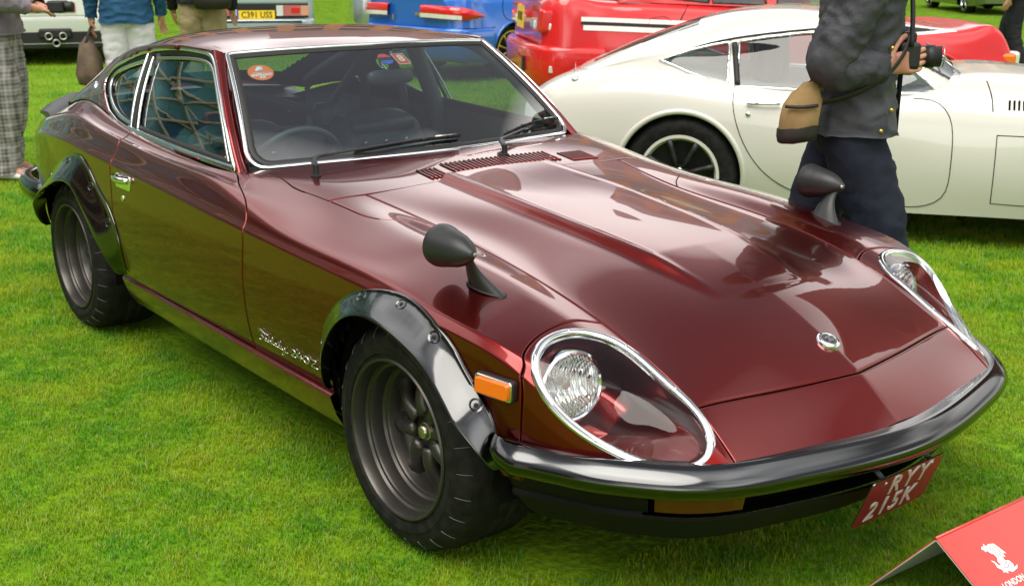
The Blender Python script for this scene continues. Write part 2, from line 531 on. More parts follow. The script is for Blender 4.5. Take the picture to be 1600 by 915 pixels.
def arch(cx, cz, r):
    return lambda c: (np.hypot(c[:, 0] - cx, c[:, 2] - cz) < r) & (c[:, 2] < .75)
fa, ra = arch(.035, .285, .350), arch(-2.285, .30, .348)
ra2 = lambda c: ra(c) | ((c[:, 0] > -2.3) & (c[:, 0] < -1.80) & (c[:, 2] < .55))
# headlamp opening seen from above and the side: closed loop on the skin (s, t)
BZ_ST = [(.475, .56), (.437, .505), (.420, .455), (.426, .405), (.470, .360), (.545, .335), (.620, .329), (.70, .329), (.757, .345), (.788, .41), (.797, .55), (.768, .632), (.705, .648), (.627, .645), (.548, .618)]
BZ = spl(BZ_ST, 120, closed=True)
def in_poly(p, Q):
    x, y = p[:, 0], p[:, 1]; c = np.zeros(len(p), bool)
    for i in range(len(Q)):
        a, b = Q[i], Q[i - 1]
        k = (a[1] > y) != (b[1] > y)
        c ^= k & (x < (b[0] - a[0]) * (y - a[1]) / (b[1] - a[1] + 1e-12) + a[0])
    return c
BZ3 = skin(BZ[:, 0], BZ[:, 1])
_k = spl(skin(V3(BZ_ST)[:, 0], V3(BZ_ST)[:, 1]), 600, closed=True)
BZ3 = poly(np.vstack([_k, _k[:1]]), 121)[:-1]
_f = np.fft.fft(BZ3, axis=0); _q = np.abs(np.fft.fftfreq(120, 1 / 120)); BZ3 = np.real(np.fft.ifft(_f * (_q <= 4)[:, None], axis=0))
_ctr = BZ3.mean(0)
# fit the opening's own plane, to clip the wing skin with
_u, _s, _vt = np.linalg.svd(BZ3 - _ctr); BEX, BEY, BEN = _vt[0], _vt[1], _vt[2]
if BEN[2] < 0: BEN = -BEN
if BEX[0] < 0: BEX = -BEX
BEY = np.cross(BEN, BEX)
BZ2 = np.stack([(BZ3 - _ctr) @ BEX, (BZ3 - _ctr) @ BEY], 1)
def hole(c):
    q = np.stack([(c - _ctr) @ BEX, (c - _ctr) @ BEY], 1)
    return in_poly(q, BZ2 * 1.005) & (np.abs((c - _ctr) @ BEN) < .2)

for sg in (-1, 1):
    panel('battery_cover', [(-.590, TS), (-.606, .412)], LR[::-1], [(-.590, TS), (-.277, .3168)], LO, sg, M['paint'], 40, 14)
    low = np.vstack([CFp[:-1], LO[:-1], LR, [(-.15, .317), (.05, .318), (.25, .3185), (.409, TS)]])
    panel('front_wing', DF, HS, low, [(-.77, .897), (-.30, .897), (.0, .897), (.25, .897), (.465, .897)], sg, M['paint'], 220, 130, drop=fa, sides='lrb')
    panel('headlamp_housing', [(.409, TS), (.388, .369), (.388, .428), (.397, .467), (.412, .50), (.447, .577), (.4635, .72), (.4636, .80)], [(.838, TS), (.838, .73)], [(.409, TS), (.838, TS)], [(.4636, .80), (.51, .80), (.56, .755), (.70, .745), (.838, .73)], sg, M['paint'], 110, 110, drop=hole, sides='lb')
    panel('door', DR, DF, [(-1.850, .328), (-1.45, .326), (-1.0324, .372)], [(-1.775, .897), (-.77, .897)], sg, M['paint'], 140, 110, drop=ra2)
    panel('rear_quarter', [(-3.12, .32), (-3.12, 1.0)], [(-1.850, .328), (-1.80, .45), (-1.782, .53), (-1.777, .60), (-1.775, .70), (-1.775, 1.0)], [(-3.12, .32), (-1.850, .328)], [(-3.12, 1.0), (-1.775, 1.0)], sg, M['paint'], 170, 120, drop=ra2, sides='r')
    # rocker below the door with its ledge
    prof = [(.772, .3270), (.786, .3262), (.797, .3225), (.801, .317), (.799, .308), (.784, .262), (.763, .226), (.757, .224), (.755, .217), (.735, .207), (.70, .203)]
    xs = np.linspace(-1.80, -.30, 40)
    v = np.array([(x, sg * (y + .006 * math.sin((x + 1.05) * 2)), z + .012 * max(0, -x - 1.45)) for x in xs for (y, z) in prof])
    mesh_obj('sill', v, grid_faces(len(xs), len(prof), flip=sg > 0), M['paint'], COUPE, sharp=40)
# dark inner body behind the joints, with floor
def shell():
    ss, tt = np.meshgrid(np.linspace(-3.11, .74, 120), np.linspace(.0, 1, 60), indexing='ij')
    s, t = ss.ravel(), tt.ravel()
    P = skin(s, t) - .014 * skin_n(s, t); P[:, 1] = np.maximum(P[:, 1], 0)
    F = grid_faces(120, 60)
    c = P[np.array(F)].mean(1)
    cab = (c[:, 0] < -.95) & (c[:, 1] < .66) & (c[:, 2] > .62)
    nose = hole(c) | (hole(c + .014 * BEN)) | ((c[:, 0] > .44) & (c[:, 2] < .42))
    k = ~(fa(c) | ra2(c) | cab | nose)
    F = [f for f, q in zip(F, k) if q]
    V, F2 = join_vf((P, F), (mir(P), [f[::-1] for f in F]), box_vf((-1.1, 0, .235), (3.2, 1.16, .03)))
    return mesh_obj('inner_shell', V, F2, M['black'], COUPE)
shell()
# inner wheel houses
for cx, cz in ((.03, .30), (-2.30, .30)):
    for sg in (-1, 1):
        an = np.linspace(R(-8), R(188), 40); pr = [(.05, .50), (.335, .50), (.352, .52), (.352, .765)]
        v = np.array([(cx + r_ * math.cos(a), sg * d, cz + r_ * math.sin(a)) for a in an for r_, d in pr]); f = grid_faces(40, 4)
        mesh_obj('wheel_house', v, f, M['black'], COUPE)

# ------------------------------------------------------------------ coupe: cabin
bx = [-3.1, -2.85, -2.55, -2.3, -2.05, -1.8, -1.55, -1.3, -1.05, -.8]; by = [.52, .565, .61, .645, .675, .693, .70, .70, .69, .68]; bz = [.75, .82, .872, .882, .858, .836, .82, .81, .808, .808]
tx = [-3.1, -2.85, -2.6, -2.35, -2.1, -1.8, -1.3, -.8]; ty = [.40, .44, .47, .505, .54, .56, .56, .56]
_bk = cardinal(bx[::-1][::-1], np.linspace(-3.1, -.8, 400)); _gx = np.linspace(-3.1, -.8, 400)
_byv, _bzv = _bk @ V3(by), _bk @ V3(bz); _tyv = cardinal(tx, _gx) @ V3(ty)
def gy(x, z):
    yb = np.interp(x, _gx, _byv); zb = np.interp(x, _gx, _bzv); yt = np.interp(x, _gx, _tyv)
    u = (z - zb) / (1.12 - zb)
    return yb + (yt - yb) * u + .05 * u * (1 - u)
WS_B = [(-1.017, .663, .805), (-.985, .55, .8095), (-.92, .32, .817), (-.872, 0, .822)]
WS_T = [(-1.400, .532, 1.129), (-1.375, .38, 1.136), (-1.342, .15, 1.1415), (-1.335, 0, 1.142)]
# roof and hatch
RR = [
 (None, [(-1.331, 0, 1.146), (-1.345, .26, 1.143), (-1.377, .43, 1.139), (-1.407, .537, 1.132)]),
 (None, [(-1.43, 0, 1.164), (-1.44, .27, 1.159), (-1.46, .44, 1.147), (-1.48, .547, 1.136)]),
 (None, [(-1.56, 0, 1.178), (-1.56, .28, 1.171), (-1.57, .455, 1.154), (-1.58, .553, 1.138)]),
 (None, [(-1.75, 0, 1.186), (-1.75, .28, 1.178), (-1.75, .455, 1.159), (-1.75, .556, 1.137)]),
 (None, [(-1.95, 0, 1.179), (-1.95, .28, 1.171), (-1.95, .45, 1.150), (-1.95, .554, 1.121)]),
 (None, [(-2.15, 0, 1.156), (-2.15, .275, 1.148), (-2.15, .44, 1.126), (-2.15, .550, 1.091)]),
 (None, [(-2.35, 0, 1.113), (-2.35, .27, 1.106), (-2.35, .43, 1.083), (-2.35, .545, 1.036)]),
 (None, [(-2.55, 0, 1.045), (-2.55, .27, 1.037), (-2.55, .44, 1.013), (-2.53, .55, .962)]),
 (None, [(-2.75, 0, .955), (-2.75, .27, .948), (-2.74, .46, .925), (-2.71, .56, .885)]),
 (None, [(-2.95, 0, .85), (-2.94, .29, .845), (-2.90, .48, .829), (-2.86, .57, .816)]),
]
RG = np.array([r[1] for r in RR], float)
RSK = np.array([0, .1, .23, .42, .62, .82, 1.03, 1.24, 1.46, 1.68]); RTK = np.array([0, .28, .46, .58])
def roof_at(s, t):
    a = cardinal(RSK, s); b = cardinal(RTK, t)
    return np.einsum('ir,jc,rcd->ijd', a, b, RG)
def roof_panel(name, s0, s1, t1, m, ns=60, nt=30, drop=None):
    P = roof_at(np.linspace(s0, s1, ns), np.linspace(0, t1, nt))
    L = mir(P[:, :0:-1].reshape(-1, 3)).reshape(ns, nt - 1, 3)
    P = np.concatenate([L, P], axis=1)
    V = P.reshape(-1, 3); F = grid_faces(ns, 2 * nt - 1, flip=True)
    if drop is not None:
        c = V[np.array(F)].mean(1); k = drop(c); F = [f for f, q in zip(F, k) if not q]
    return mesh_obj(name, V, F, m, COUPE)
roof_panel('roof', 0, .86, .58, M['paint'])
glz = lambda c: (c[:, 0] < -2.27) & (c[:, 0] > -2.80) & (np.abs(c[:, 1]) < .44 - .03 * ((c[:, 0] + 2.5) / .3) ** 2)
HT = roof_panel('hatch', .868, 1.68, .58, M['paint'], 80, 60, drop=glz)
_o = roof_panel('hatch_glass', .90, 1.60, .475, M['glass'], 40, 24)
for _v in _o.data.vertices: _v.co.z -= .005
# side frame of the cabin, with the window opening left out
WIN = [(-1.037, .805), (-1.137, .904), (-1.255, 1.006), (-1.367, 1.086), (-1.435, 1.119), (-1.529, 1.1285), (-1.713, 1.127), (-1.874, 1.113), (-2.045, 1.085), (-2.19, 1.045), (-2.285, 1.003), (-2.300, .965), (-2.226, .913), (-2.137, .872), (-2.019, .847), (-1.888, .836), (-1.66, .826), (-1.435, .818), (-1.202, .811)]
WINd = np.vstack([poly(WIN[0:4], 20)[:-1], spl(WIN[3:14], 60)[:-1], poly(WIN[13:] + [WIN[0]], 40)[:-1]])
def cabin_pt(x, z, inset=0.0):
    return np.stack([x, gy(x, z) - inset, z], 1)
rail = roof_at(np.linspace(0, 1.68, 90), np.array([.58]))[:, 0]
belt = np.stack([np.interp(np.linspace(-1.017, -2.86, 90), _gx, _gx), np.zeros(90), np.interp(np.linspace(-1.017, -2.86, 90), _gx, _bzv)], 1)
NV = 46
CP = np.zeros((90, NV, 3))
for i in range(90):
    a = belt[i].copy(); a[1] = gy(a[0], a[2]); b = rail[i]
    for j in range(NV):
        u = j / (NV - 1); x = a[0] + (b[0] - a[0]) * u; z = a[2] + (b[2] - a[2]) * u
        y = gy(x, z); yb = gy(b[0], b[2]); CP[i, j] = (x, y + (b[1] - yb) * u ** 3, z)
def cabin_side(sg):
    V = CP.reshape(-1, 3); F = grid_faces(90, NV, flip=True)
    c = V[np.array(F)].mean(1); k = in_poly(c[:, [0, 2]], WINd) | (c[:, 0] > -1.40 - (1.12 - c[:, 2]) * -1.17)
    F = [f for f, q in zip(F, k) if not q]
    if sg < 0: V = mir(V); F = [f[::-1] for f in F]
    o = mesh_obj('pillar_frame', V, F, M['paint'], COUPE)
    sol = o.modifiers.new('thick', 'SOLIDIFY'); sol.thickness = .012; sol.offset = -1 
    return o
for sg in (-1, 1):
    cabin_side(sg)
    W3 = cabin_pt(WINd[:, 0], WINd[:, 1]); W3[:, 1] *= sg
    up = np.array([0, sg * .35, 0])
    out = np.array([0, sg * 1.0, .25]); out /= np.linalg.norm(out)
    cen = W3.mean(0)
    def trim(name, P, wd, th, m, lift=.003, closed=True, prof=None):
        n = len(P); T = (np.roll(P, -1, 0) - np.roll(P, 1, 0)) if closed else np.gradient(P, axis=0)
        T /= np.linalg.norm(T, axis=1)[:, None]
        vs = []
        for i in range(n):
            nn = out - T[i] * (out @ T[i]); nn /= np.linalg.norm(nn); s = np.cross(T[i], nn)
            for k in range(10):
                a = 2 * math.pi * k / 10
                vs.append(P[i] + lift * nn + wd * math.cos(a) * s + th * math.sin(a) * nn)
        return mesh_obj(name, vs, grid_faces(n, 10, closed_u=closed, closed_v=True), m, COUPE)
    trim('window_trim', W3, .0072, .005, M['chrome'])
    # rubber seal just inside
    ctr2 = WINd.mean(0)
    IN = ctr2 + (WINd - ctr2) * np.array([.965, .93]); I3 = cabin_pt(IN[:, 0], IN[:, 1], .012); I3[:, 1] *= sg
    trim('window_seal', I3, .016, .008, M['rubber'], 0)
    # belt finisher below the glass
    bp = np.array([(x, gy(x, z - .004) + .004, z - .004) for x, z in zip(np.linspace(-1.05, -1.90, 30), np.interp(np.linspace(-1.05, -1.90, 30), [-2.0, -1.888, -1.435, -1.202, -1.037], [.849, .842, .826, .819, .815]))]); bp[:, 1] *= sg
    trim('belt_trim', bp, .012, .004, M['chrome'], 0, closed=False)
    # division bar
    for (p, q, wd, mm) in (((-1.965, 1.093), (-1.884, .838), .008, M['chrome']), ((-1.93, 1.087), (-1.85, .84), .011, M['rubber']), ((-1.898, 1.085), (-1.818, .846), .006, M['chrome'])):
        z_ = np.linspace(p[1], q[1], 14); x_ = np.linspace(p[0], q[0], 14); d3 = cabin_pt(x_, z_, .002); d3[:, 1] *= sg
        trim('window_bar', d3, wd, .005, mm, 0, closed=False)
    # inner door frame strip
    fr = [(-1.10, .826), (-1.18, .912), (-1.28, .998), (-1.385, 1.074), (-1.45, 1.098), (-1.6, 1.102), (-1.86, 1.085)]
    f2 = spl(fr, 40); f3 = cabin_pt(f2[:, 0], f2[:, 1], .004); f3[:, 1] *= sg
    trim('door_frame', f3, .006, .004, M['steel'], 0, closed=False)
    fq = spl([(-1.965, 1.068), (-2.12, 1.036), (-2.245, .99), (-2.235, .955), (-2.12, .892), (-2.0, .864), (-1.90, .855)], 40); f3 = cabin_pt(fq[:, 0], fq[:, 1], .004); f3[:, 1] *= sg
    trim('quarter_frame', f3, .008, .004, M['chrome'], 0, closed=False)
    # panes
    def pane(name, outline):
        c = V3(outline).mean(0); rings = [c + (V3(outline) - c) * k for k in (1, .75, .5, .25, .02)]
        P = np.vstack([cabin_pt(r[:, 0], r[:, 1], .014) for r in rings]); P[:, 1] *= sg
        return mesh_obj(name, P, grid_faces(5, len(outline), closed_v=True, flip=sg > 0), M['glass'], COUPE)
    dw = np.vstack([poly([(-1.06, .815), (-1.38, 1.09)], 12)[:-1], spl([(-1.38, 1.09), (-1.46, 1.115), (-1.6, 1.12), (-1.92, 1.10)], 16)[:-1], poly([(-1.92, 1.10), (-1.84, .832), (-1.06, .813)], 24)[:-1]])
    pane('door_window', dw)
    qw = np.vstack([spl([(-1.95, 1.10), (-2.1, 1.066), (-2.25, 1.01), (-2.27, .965), (-2.15, .885), (-2.0, .855), (-1.87, .84)], 40)[:-1], poly([(-1.87, .84), (-1.95, 1.10)], 10)[:-1]])
    pane('quarter_window', qw)
    # round vent badge on the sail panel
    e = V3((-2.425, gy(-2.425, .918), .918)); ex = V3((.5, 0, .55)); ex /= np.linalg.norm(ex); nn = V3((-.12, .9, .42)); nn /= np.linalg.norm(nn); ey = np.cross(nn, ex)
    bv = [];
    for (r_, h_) in ((.001, .009), (.030, .008), (.036, .005), (.038, -.004)):
        for k in range(28):
            a = 2 * math.pi * k / 28; bv.append(e + r_ * math.cos(a) * ex * 1.15 + r_ * math.sin(a) * ey + h_ * nn)
    bv = np.array(bv); bv[:, 1] *= sg
    mesh_obj('vent_badge', bv, grid_faces(4, 28, closed_v=True), M['chrome'], COUPE)

# windscreen pillars, between the two bright trims
for sg in (-1, 1):
    oz = poly([(-1.030, .800), (-1.137, .904), (-1.255, 1.006), (-1.367, 1.086), (-1.425, 1.113), (-1.47, 1.132)], 40)
    O = cabin_pt(oz[:, 0] - .004, oz[:, 1]); E_ = poly([V3(WS_B[0]) + (.012, .004, -.012), WS_B[0], WS_T[0], V3(WS_T[0]) + (-.01, .004, .006)], 40)
    nn = V3((.45, .75, .5)); nn /= np.linalg.norm(nn)
    PV = np.array([E_[i] + (O[i] - E_[i]) * u + nn * .016 * math.sin(math.pi * u) ** .8 for i in range(40) for u in np.linspace(0, 1, 9)])
    PV[:, 1] *= sg
    mesh_obj('windscreen_pillar', PV, grid_faces(40, 9, flip=sg < 0), M['paint'], COUPE)
# windscreen
def ws_curve(L):
    L = V3(L); full = np.vstack([mir(L), L[-2::-1]])
    return full
wb, wt = spl(ws_curve(WS_B), 61), spl(ws_curve(WS_T), 61)
def ws_at(u, v):
    """u across 0..1, v up 0..1"""
    i = u * 60; i0 = int(min(max(math.floor(i), 0), 59)); f = i - i0
    a = wb[i0] * (1 - f) + wb[i0 + 1] * f; b = wt[i0] * (1 - f) + wt[i0 + 1] * f
    p = a + (b - a) * v; k = .016 * 4 * v * (1 - v) 
    return p + k * np.array([.6, 0, .8])
def ws_outline(m, n=200):
    """rounded outline inset by m (fractions)"""
    L = []
    cr, cv = .045, .14
    for (cu, cvv, a0, ru, rv) in ((m + cr, m * 2 + cv, 180, cr, cv), (1 - m - cr, m * 2 + cv, 270, cr, cv), (1 - m - .004, 1 - m * 2 - .012, 0, .004, .012), (m + .004, 1 - m * 2 - .012, 90, .004, .012)):
        for k in range(9):
            a = R(a0 + k * 90 / 8); L.append((cu + ru * math.cos(a), cvv + rv * math.sin(a)))
    return poly(L + [L[0]], n + 1)[:-1]
G = np.array([ws_at(u, v) for v in np.linspace(.0, 1, 16) for u in np.linspace(0, 1, 61)])
uu = np.array([(u, v) for v in np.linspace(0, 1, 16) for u in np.linspace(0, 1, 61)])
o2 = ws_outline(.003)
cc = np.array([.5, .5]); rings = [cc + (o2 - cc) * k for k in (1, .8, .6, .4, .2, .01)]
VW = np.array([ws_at(*p) for r_ in rings for p in r_])
_ug, _vg = np.linspace(0, 1, 141), np.linspace(0, 1, 71)
VW = np.array([ws_at(u, v) for u in _ug for v in _vg]); _fc = grid_faces(141, 71)
_cu = np.array([((f[0] // 71 + .5) / 140, (f[0] % 71 + .5) / 70) for f in _fc]); _ok = in_poly(_cu, o2)
mesh_obj('windscreen', VW, [f for f, q in zip(_fc, _ok) if q], M['wglass'], COUPE)
def ws_trim(name, m, wd, th, mm, lift):
    P = np.array([ws_at(*p) for p in ws_outline(m)]); T = np.roll(P, -1, 0) - np.roll(P, 1, 0); T /= np.linalg.norm(T, axis=1)[:, None]
    nn0 = np.array([.62, 0, .78]); vs = []
    for i in range(len(P)):
        nn = nn0 + np.array([0, .35 * P[i][1], 0]); nn = nn - T[i] * (nn @ T[i]); nn /= np.linalg.norm(nn); s = np.cross(T[i], nn)
        for k in range(12):
            a = 2 * math.pi * k / 12; vs.append(P[i] + lift * nn + wd * math.cos(a) * s + th * math.sin(a) * nn)
    return mesh_obj(name, vs, grid_faces(len(P), 12, closed_u=True, closed_v=True), mm, COUPE)
ws_trim('windscreen_trim', .004, .0078, .006, M['chrome'], .004)
ws_trim('windscreen_seal', .018, .012, .005, M['rubber'], .001)
# ------------------------------------------------------------------ coupe: wheels and flares
_gs, _gt = np.meshgrid(np.linspace(-3.1, .82, 500), np.linspace(.5, 1, 160), indexing='ij')
_SP = skin(_gs.ravel(), _gt.ravel()); _SN = skin_n(_gs.ravel(), _gt.ravel())
def side_pt(x, z):
    k = np.argmin((_SP[:, 0] - x) ** 2 + (_SP[:, 2] - z) ** 2)
    return _SP[k], _SN[k]

def make_wheel(parent, loc, sg):
    wh = bpy.data.objects.new('wheel', None); link(wh, parent); wh.location = loc
    def L(name, prof, m, n=56, sharp=40, par=None):
        v, f = lathe_vf([(r, sg * -a) for r, a in prof], n, 'y')
        if sg > 0: f = [q[::-1] for q in f]
        return mesh_obj(name, v, f, m, wh if par is None else par, sharp=sharp)
    L('tyre', [(.196, .014), (.203, .006), (.209, .000), (.214, .001), (.217, -.003), (.236, -.006), (.240, -.003), (.256, -.002), (.268, .004), (.281, .016), (.290, .031), (.2955, .050), (.298, .066), (.2965, .068), (.2985, .070), (.300, .105), (.2985, .107), (.2985, .111), (.300, .113), (.3005, .142), (.2990, .144), (.2990, .149), (.3005, .151), (.300, .180), (.2985, .182), (.2985, .186), (.300, .188), (.298, .222), (.290, .245), (.27, .258), (.24, .262), (.20, .25)], M['tyre'], 96)
    v, f = join_vf(*[tube_vf([(r_ * math.cos(a), -sg * d, r_ * math.sin(a)) for r_, d in ((.258, -.0022), (.268, .0035), (.281, .0155), (.287, .024))], .0011, 4) for a in np.linspace(0, 2 * math.pi, 26, endpoint=False)])
    mesh_obj('wear_marks', v, f, mat_mark, wh)["kind"] = "stuff"
    rim_ = L('rim', [(.199, .012), (.2065, .004), (.2075, -.002), (.204, -.006), (.199, -.004), (.1945, .004), (.192, .030), (.188, .036), (.181, .038), (.178, .044), (.176, .072), (.171, .078), (.165, .080), (.161, .086), (.158, .112), (.152, .126), (.140, .136)], M['wheel'], 80, 28)
    L('brake_disc', [(.145, .150), (.12, .150), (.075, .152), (.001, .152)], M['brake'], 40)
    sp = []
    for k in range(8):
        a = 2 * math.pi * k / 8 + .2
        P = [(.048, .098), (.075, .092), (.105, .097), (.135, .113), (.157, .124)]; rr = [.024, .0205, .0185, .021, .033]
        Q = spl([(r * math.cos(a), sg * -d, r * math.sin(a)) for r, d in P], 10); rad = np.interp(np.linspace(0, 1, 10), np.linspace(0, 1, 5), rr)
        v, f = tube_vf(Q, rad, 10); mesh_obj('spoke', v, f, M['wheel'], wh)
    L('hub', [(.001, .094), (.046, .094), (.054, .099), (.058, .112), (.060, .135), (.062, .15)], M['wheel'])
    L('hub_nut', [(.001, .073), (.013, .073), (.018, .077), (.020, .086), (.024, .088), (.026, .095)], M['nut'], 12)
    for k in range(4):
        a = 2 * math.pi * k / 4 + .62
        v, f = lathe_vf([(.001, -.012), (.0075, -.012), (.0095, -.008), (.0095, 0), (.013, .001), (.013, .004)], 6, 'y')
        v = v * np.array([1, -sg * -1, 1]) ; v[:, 1] *= 1
        v = v + np.array([.050 * math.cos(a), -sg * .092, .050 * math.sin(a)]) if sg > 0 else v + np.array([.050 * math.cos(a), .092, .050 * math.sin(a)])
        mesh_obj('wheel_nut', v, f, M['nut'], wh, sharp=30)
    return wh
M['valance'] = mat('shaded_valance', (.008, .007, .007), .6, spec=.2)  # maroon apron made near-black: shade under the bumper put into the colour
M['brake'] = mat('brake_iron', (.012, .012, .012), .6, .3)
M['nut'] = mat('zinc_nut', (.55, .52, .40), .28, 1.0)
mat_mark = mat('tyre_mark', (.10, .10, .095), .7)
# y of the outer tyre face is +-.802; the wheel's own origin lies on that face
for sg in (-1, 1):
    make_wheel(COUPE, (0.012, sg * .802, .299), sg)
    make_wheel(COUPE, (-2.305, sg * .797, .299), sg)

FM = [(-.335, .352), (-.325, .44), (-.297, .523), (-.215, .609), (-.116, .657), (-.034, .675), (.064, .677), (.156, .657), (.246, .615), (.307, .553), (.365, .489), (.394, .426), (.403, .390), (.407, .355)]
FL = [(-.293, .345), (-.273, .40), (-.248, .455), (-.195, .538), (-.105, .601), (-.040, .616), (.052, .610), (.158, .580), (.250, .533), (.322, .475), (.368, .428), (.392, .395), (.402, .372), (.405, .355)]
RM_ = [(-2.70, .36), (-2.66, .45), (-2.57, .545), (-2.47, .60), (-2.385, .645), (-2.28, .692), (-2.169, .724), (-2.082, .730), (-2.000, .704), (-1.921, .648), (-1.837, .600), (-1.775, .548), (-1.742, .482), (-1.735, .40), (-1.740, .345)]
RL_ = [(-2.64, .36), (-2.60, .42), (-2.52, .50), (-2.43, .548), (-2.355, .575), (-2.27, .605), (-2.155, .626), (-2.075, .618), (-1.985, .560), (-1.90, .494), (-1.835, .432), (-1.807, .395), (-1.79, .366), (-1.785, .340)]
def flare(m_, l_, yl, sg, bolts):
    n = 90
    m2, l2 = spl(m_, n, power=1.0), spl(l_, n, power=1.0)
    t = np.linspace(0, 1, n); fade = np.clip(np.minimum(t, 1 - t) / .14, 0, 1) ** .7
    prof = [(0, 0), (.01, .07), (.035, .10), (.07, .095), (.16, .16), (.32, .33), (.52, .56), (.72, .77), (.88, .92), (.97, .99), (1.0, .995), (1.012, .95), (1.0, .80), (.985, .3)]
    V = []; rows = []
    for i in range(n):
        p, nn = side_pt(*m2[i]); ym = p[1] + .002
        top = ym + (yl + .012 - ym) * (.34 + .66 * fade[i])
        r = []
        for u, h in prof:
            xz = m2[i] + (l2[i] - m2[i]) * min(u, 1.02); r.append((xz[0], ym + (top - ym) * h, xz[1]))
        V += r
    V = np.array(V)
    W = V.reshape(n, len(prof), 3)
    F = grid_faces(n, len(prof), flip=True)
    if sg < 0: F = [f[::-1] for f in F]; V = mir(V)
    fl = mesh_obj('wheel_arch_flare', V, F, M['grey_gloss'], COUPE, sharp=60)
    for b in bolts:
        i = int(b * (n - 1)); c = W[i, 3] * .30 + W[i, 5] * .70
        e1 = W[min(i + 1, n - 1), 4] - W[i - 1, 4]; e1 /= np.linalg.norm(e1); e2 = W[i, 6] - W[i, 3]; e2 = e2 - e1 * (e2 @ e1); e2 /= np.linalg.norm(e2); nn = np.cross(e1, e2)
        if nn[1] < 0: nn = -nn
        # dished pocket with a screw in it
        vs = []
        for (rx, rz, h) in ((.0175, .0155, -.004), (.0165, .0145, -.0012), (.0145, .0125, -.0018), (.011, .0095, -.0042), (.001, .001, -.0046)):
            for k in range(20):
                a = 2 * math.pi * k / 20; vs.append(c + rx * math.cos(a) * e1 + rz * math.sin(a) * e2 + (h + .003) * nn)
        vs = np.array(vs); vs[:, 1] *= sg
        mesh_obj('bolt_pocket', vs, grid_faces(5, 20, closed_v=True, flip=sg > 0), M['grey_gloss'], COUPE, sharp=50)["label"] = "dished screw pocket in the wheel arch flare"
        vs = []
        for (r_, h) in ((.001, .0022), (.003, .002), (.005, .0008), (.0055, -.003)):
            for k in range(12):
                a = 2 * math.pi * k / 12; vs.append(c + r_ * math.cos(a) * e1 + r_ * math.sin(a) * e2 + h * nn)
        vs = np.array(vs); vs[:, 1] *= sg
        mesh_obj('screw', vs, grid_faces(4, 12, closed_v=True), M['brake'], COUPE)
for sg in (-1, 1):
    flare(FM, FL, .850, sg, (.12, .385, .535, .685, .86))
    flare(RM_, RL_, .850, sg, (.12, .30, .5, .70, .85))

# ------------------------------------------------------------------ coupe: nose
BP = [(.405, .792), (.419, .797), (.46, .783), (.519, .752), (.629, .70), (.703, .645), (.766, .588), (.827, .490), (.874, .335), (.912, .165), (.928, 0)]
def plan_path(P, z, n=140):
    P = V3(P); full = np.vstack([P * (1, -1), P[-2::-1]])
    q = spl(full, n)
    return np.column_stack([q, np.interp(np.linspace(0, 1, n), *z) if not np.isscalar(z) else np.full(n, z)])
def sweep_plan(name, path, prof, m, parent=None, taper=None, sharp=40, closed=True):
    n = len(path); T = np.gradient(path, axis=0); T[:, 2] = 0; T /= np.linalg.norm(T, axis=1)[:, None]
    S = np.stack([T[:, 1], -T[:, 0], np.zeros(n)], 1)
    if S[n // 2, 0] < 0: S = -S
    V = []
    for i in range(n):
        k = 1.0 if taper is None else taper[i]
        for a, b in prof: V.append(path[i] + S[i] * a * k + np.array([0, 0, b * (0.5 + .5 * k)]))
    F = grid_faces(n, len(prof), closed_v=closed)
    k = len(prof)
    if closed: F += [tuple(range(k)), tuple(reversed(range((n - 1) * k, n * k)))]
    o = mesh_obj(name, V, F, m, COUPE if parent is None else parent, sharp=sharp)
    bm = bmesh.new(); bm.from_mesh(o.data); bmesh.ops.recalc_face_normals(bm, faces=bm.faces); bm.to_mesh(o.data); bm.free()
    return o
bp = plan_path(BP, ([0, .06, .5, .94, 1], [.443, .440, .437, .440, .443]), 161)
tp = np.clip(np.minimum(np.arange(161), 160 - np.arange(161)) / 5, .0, 1) ** .5; tp = np.maximum(tp, .25)
sweep_plan('front_bumper', bp, [(-.026, -.012), (-.024, -.003), (.000, .000), (.006, .001), (.018, -.005), (.034, -.017), (.043, -.027), (.0475, -.037), (.047, -.050), (.040, -.062), (.026, -.070), (.008, -.073), (-.010, -.070)], M['bumper'], taper=tp)
# dark joint filler between the nose and the bumper
fp = plan_path([(x - .012, y * .985) for x, y in BP[1:]], .428)
sweep_plan('nose_seal', fp, [(-.03, .0), (.012, .0), (.014, -.006), (.01, -.03), (-.03, -.03)], M['black'])
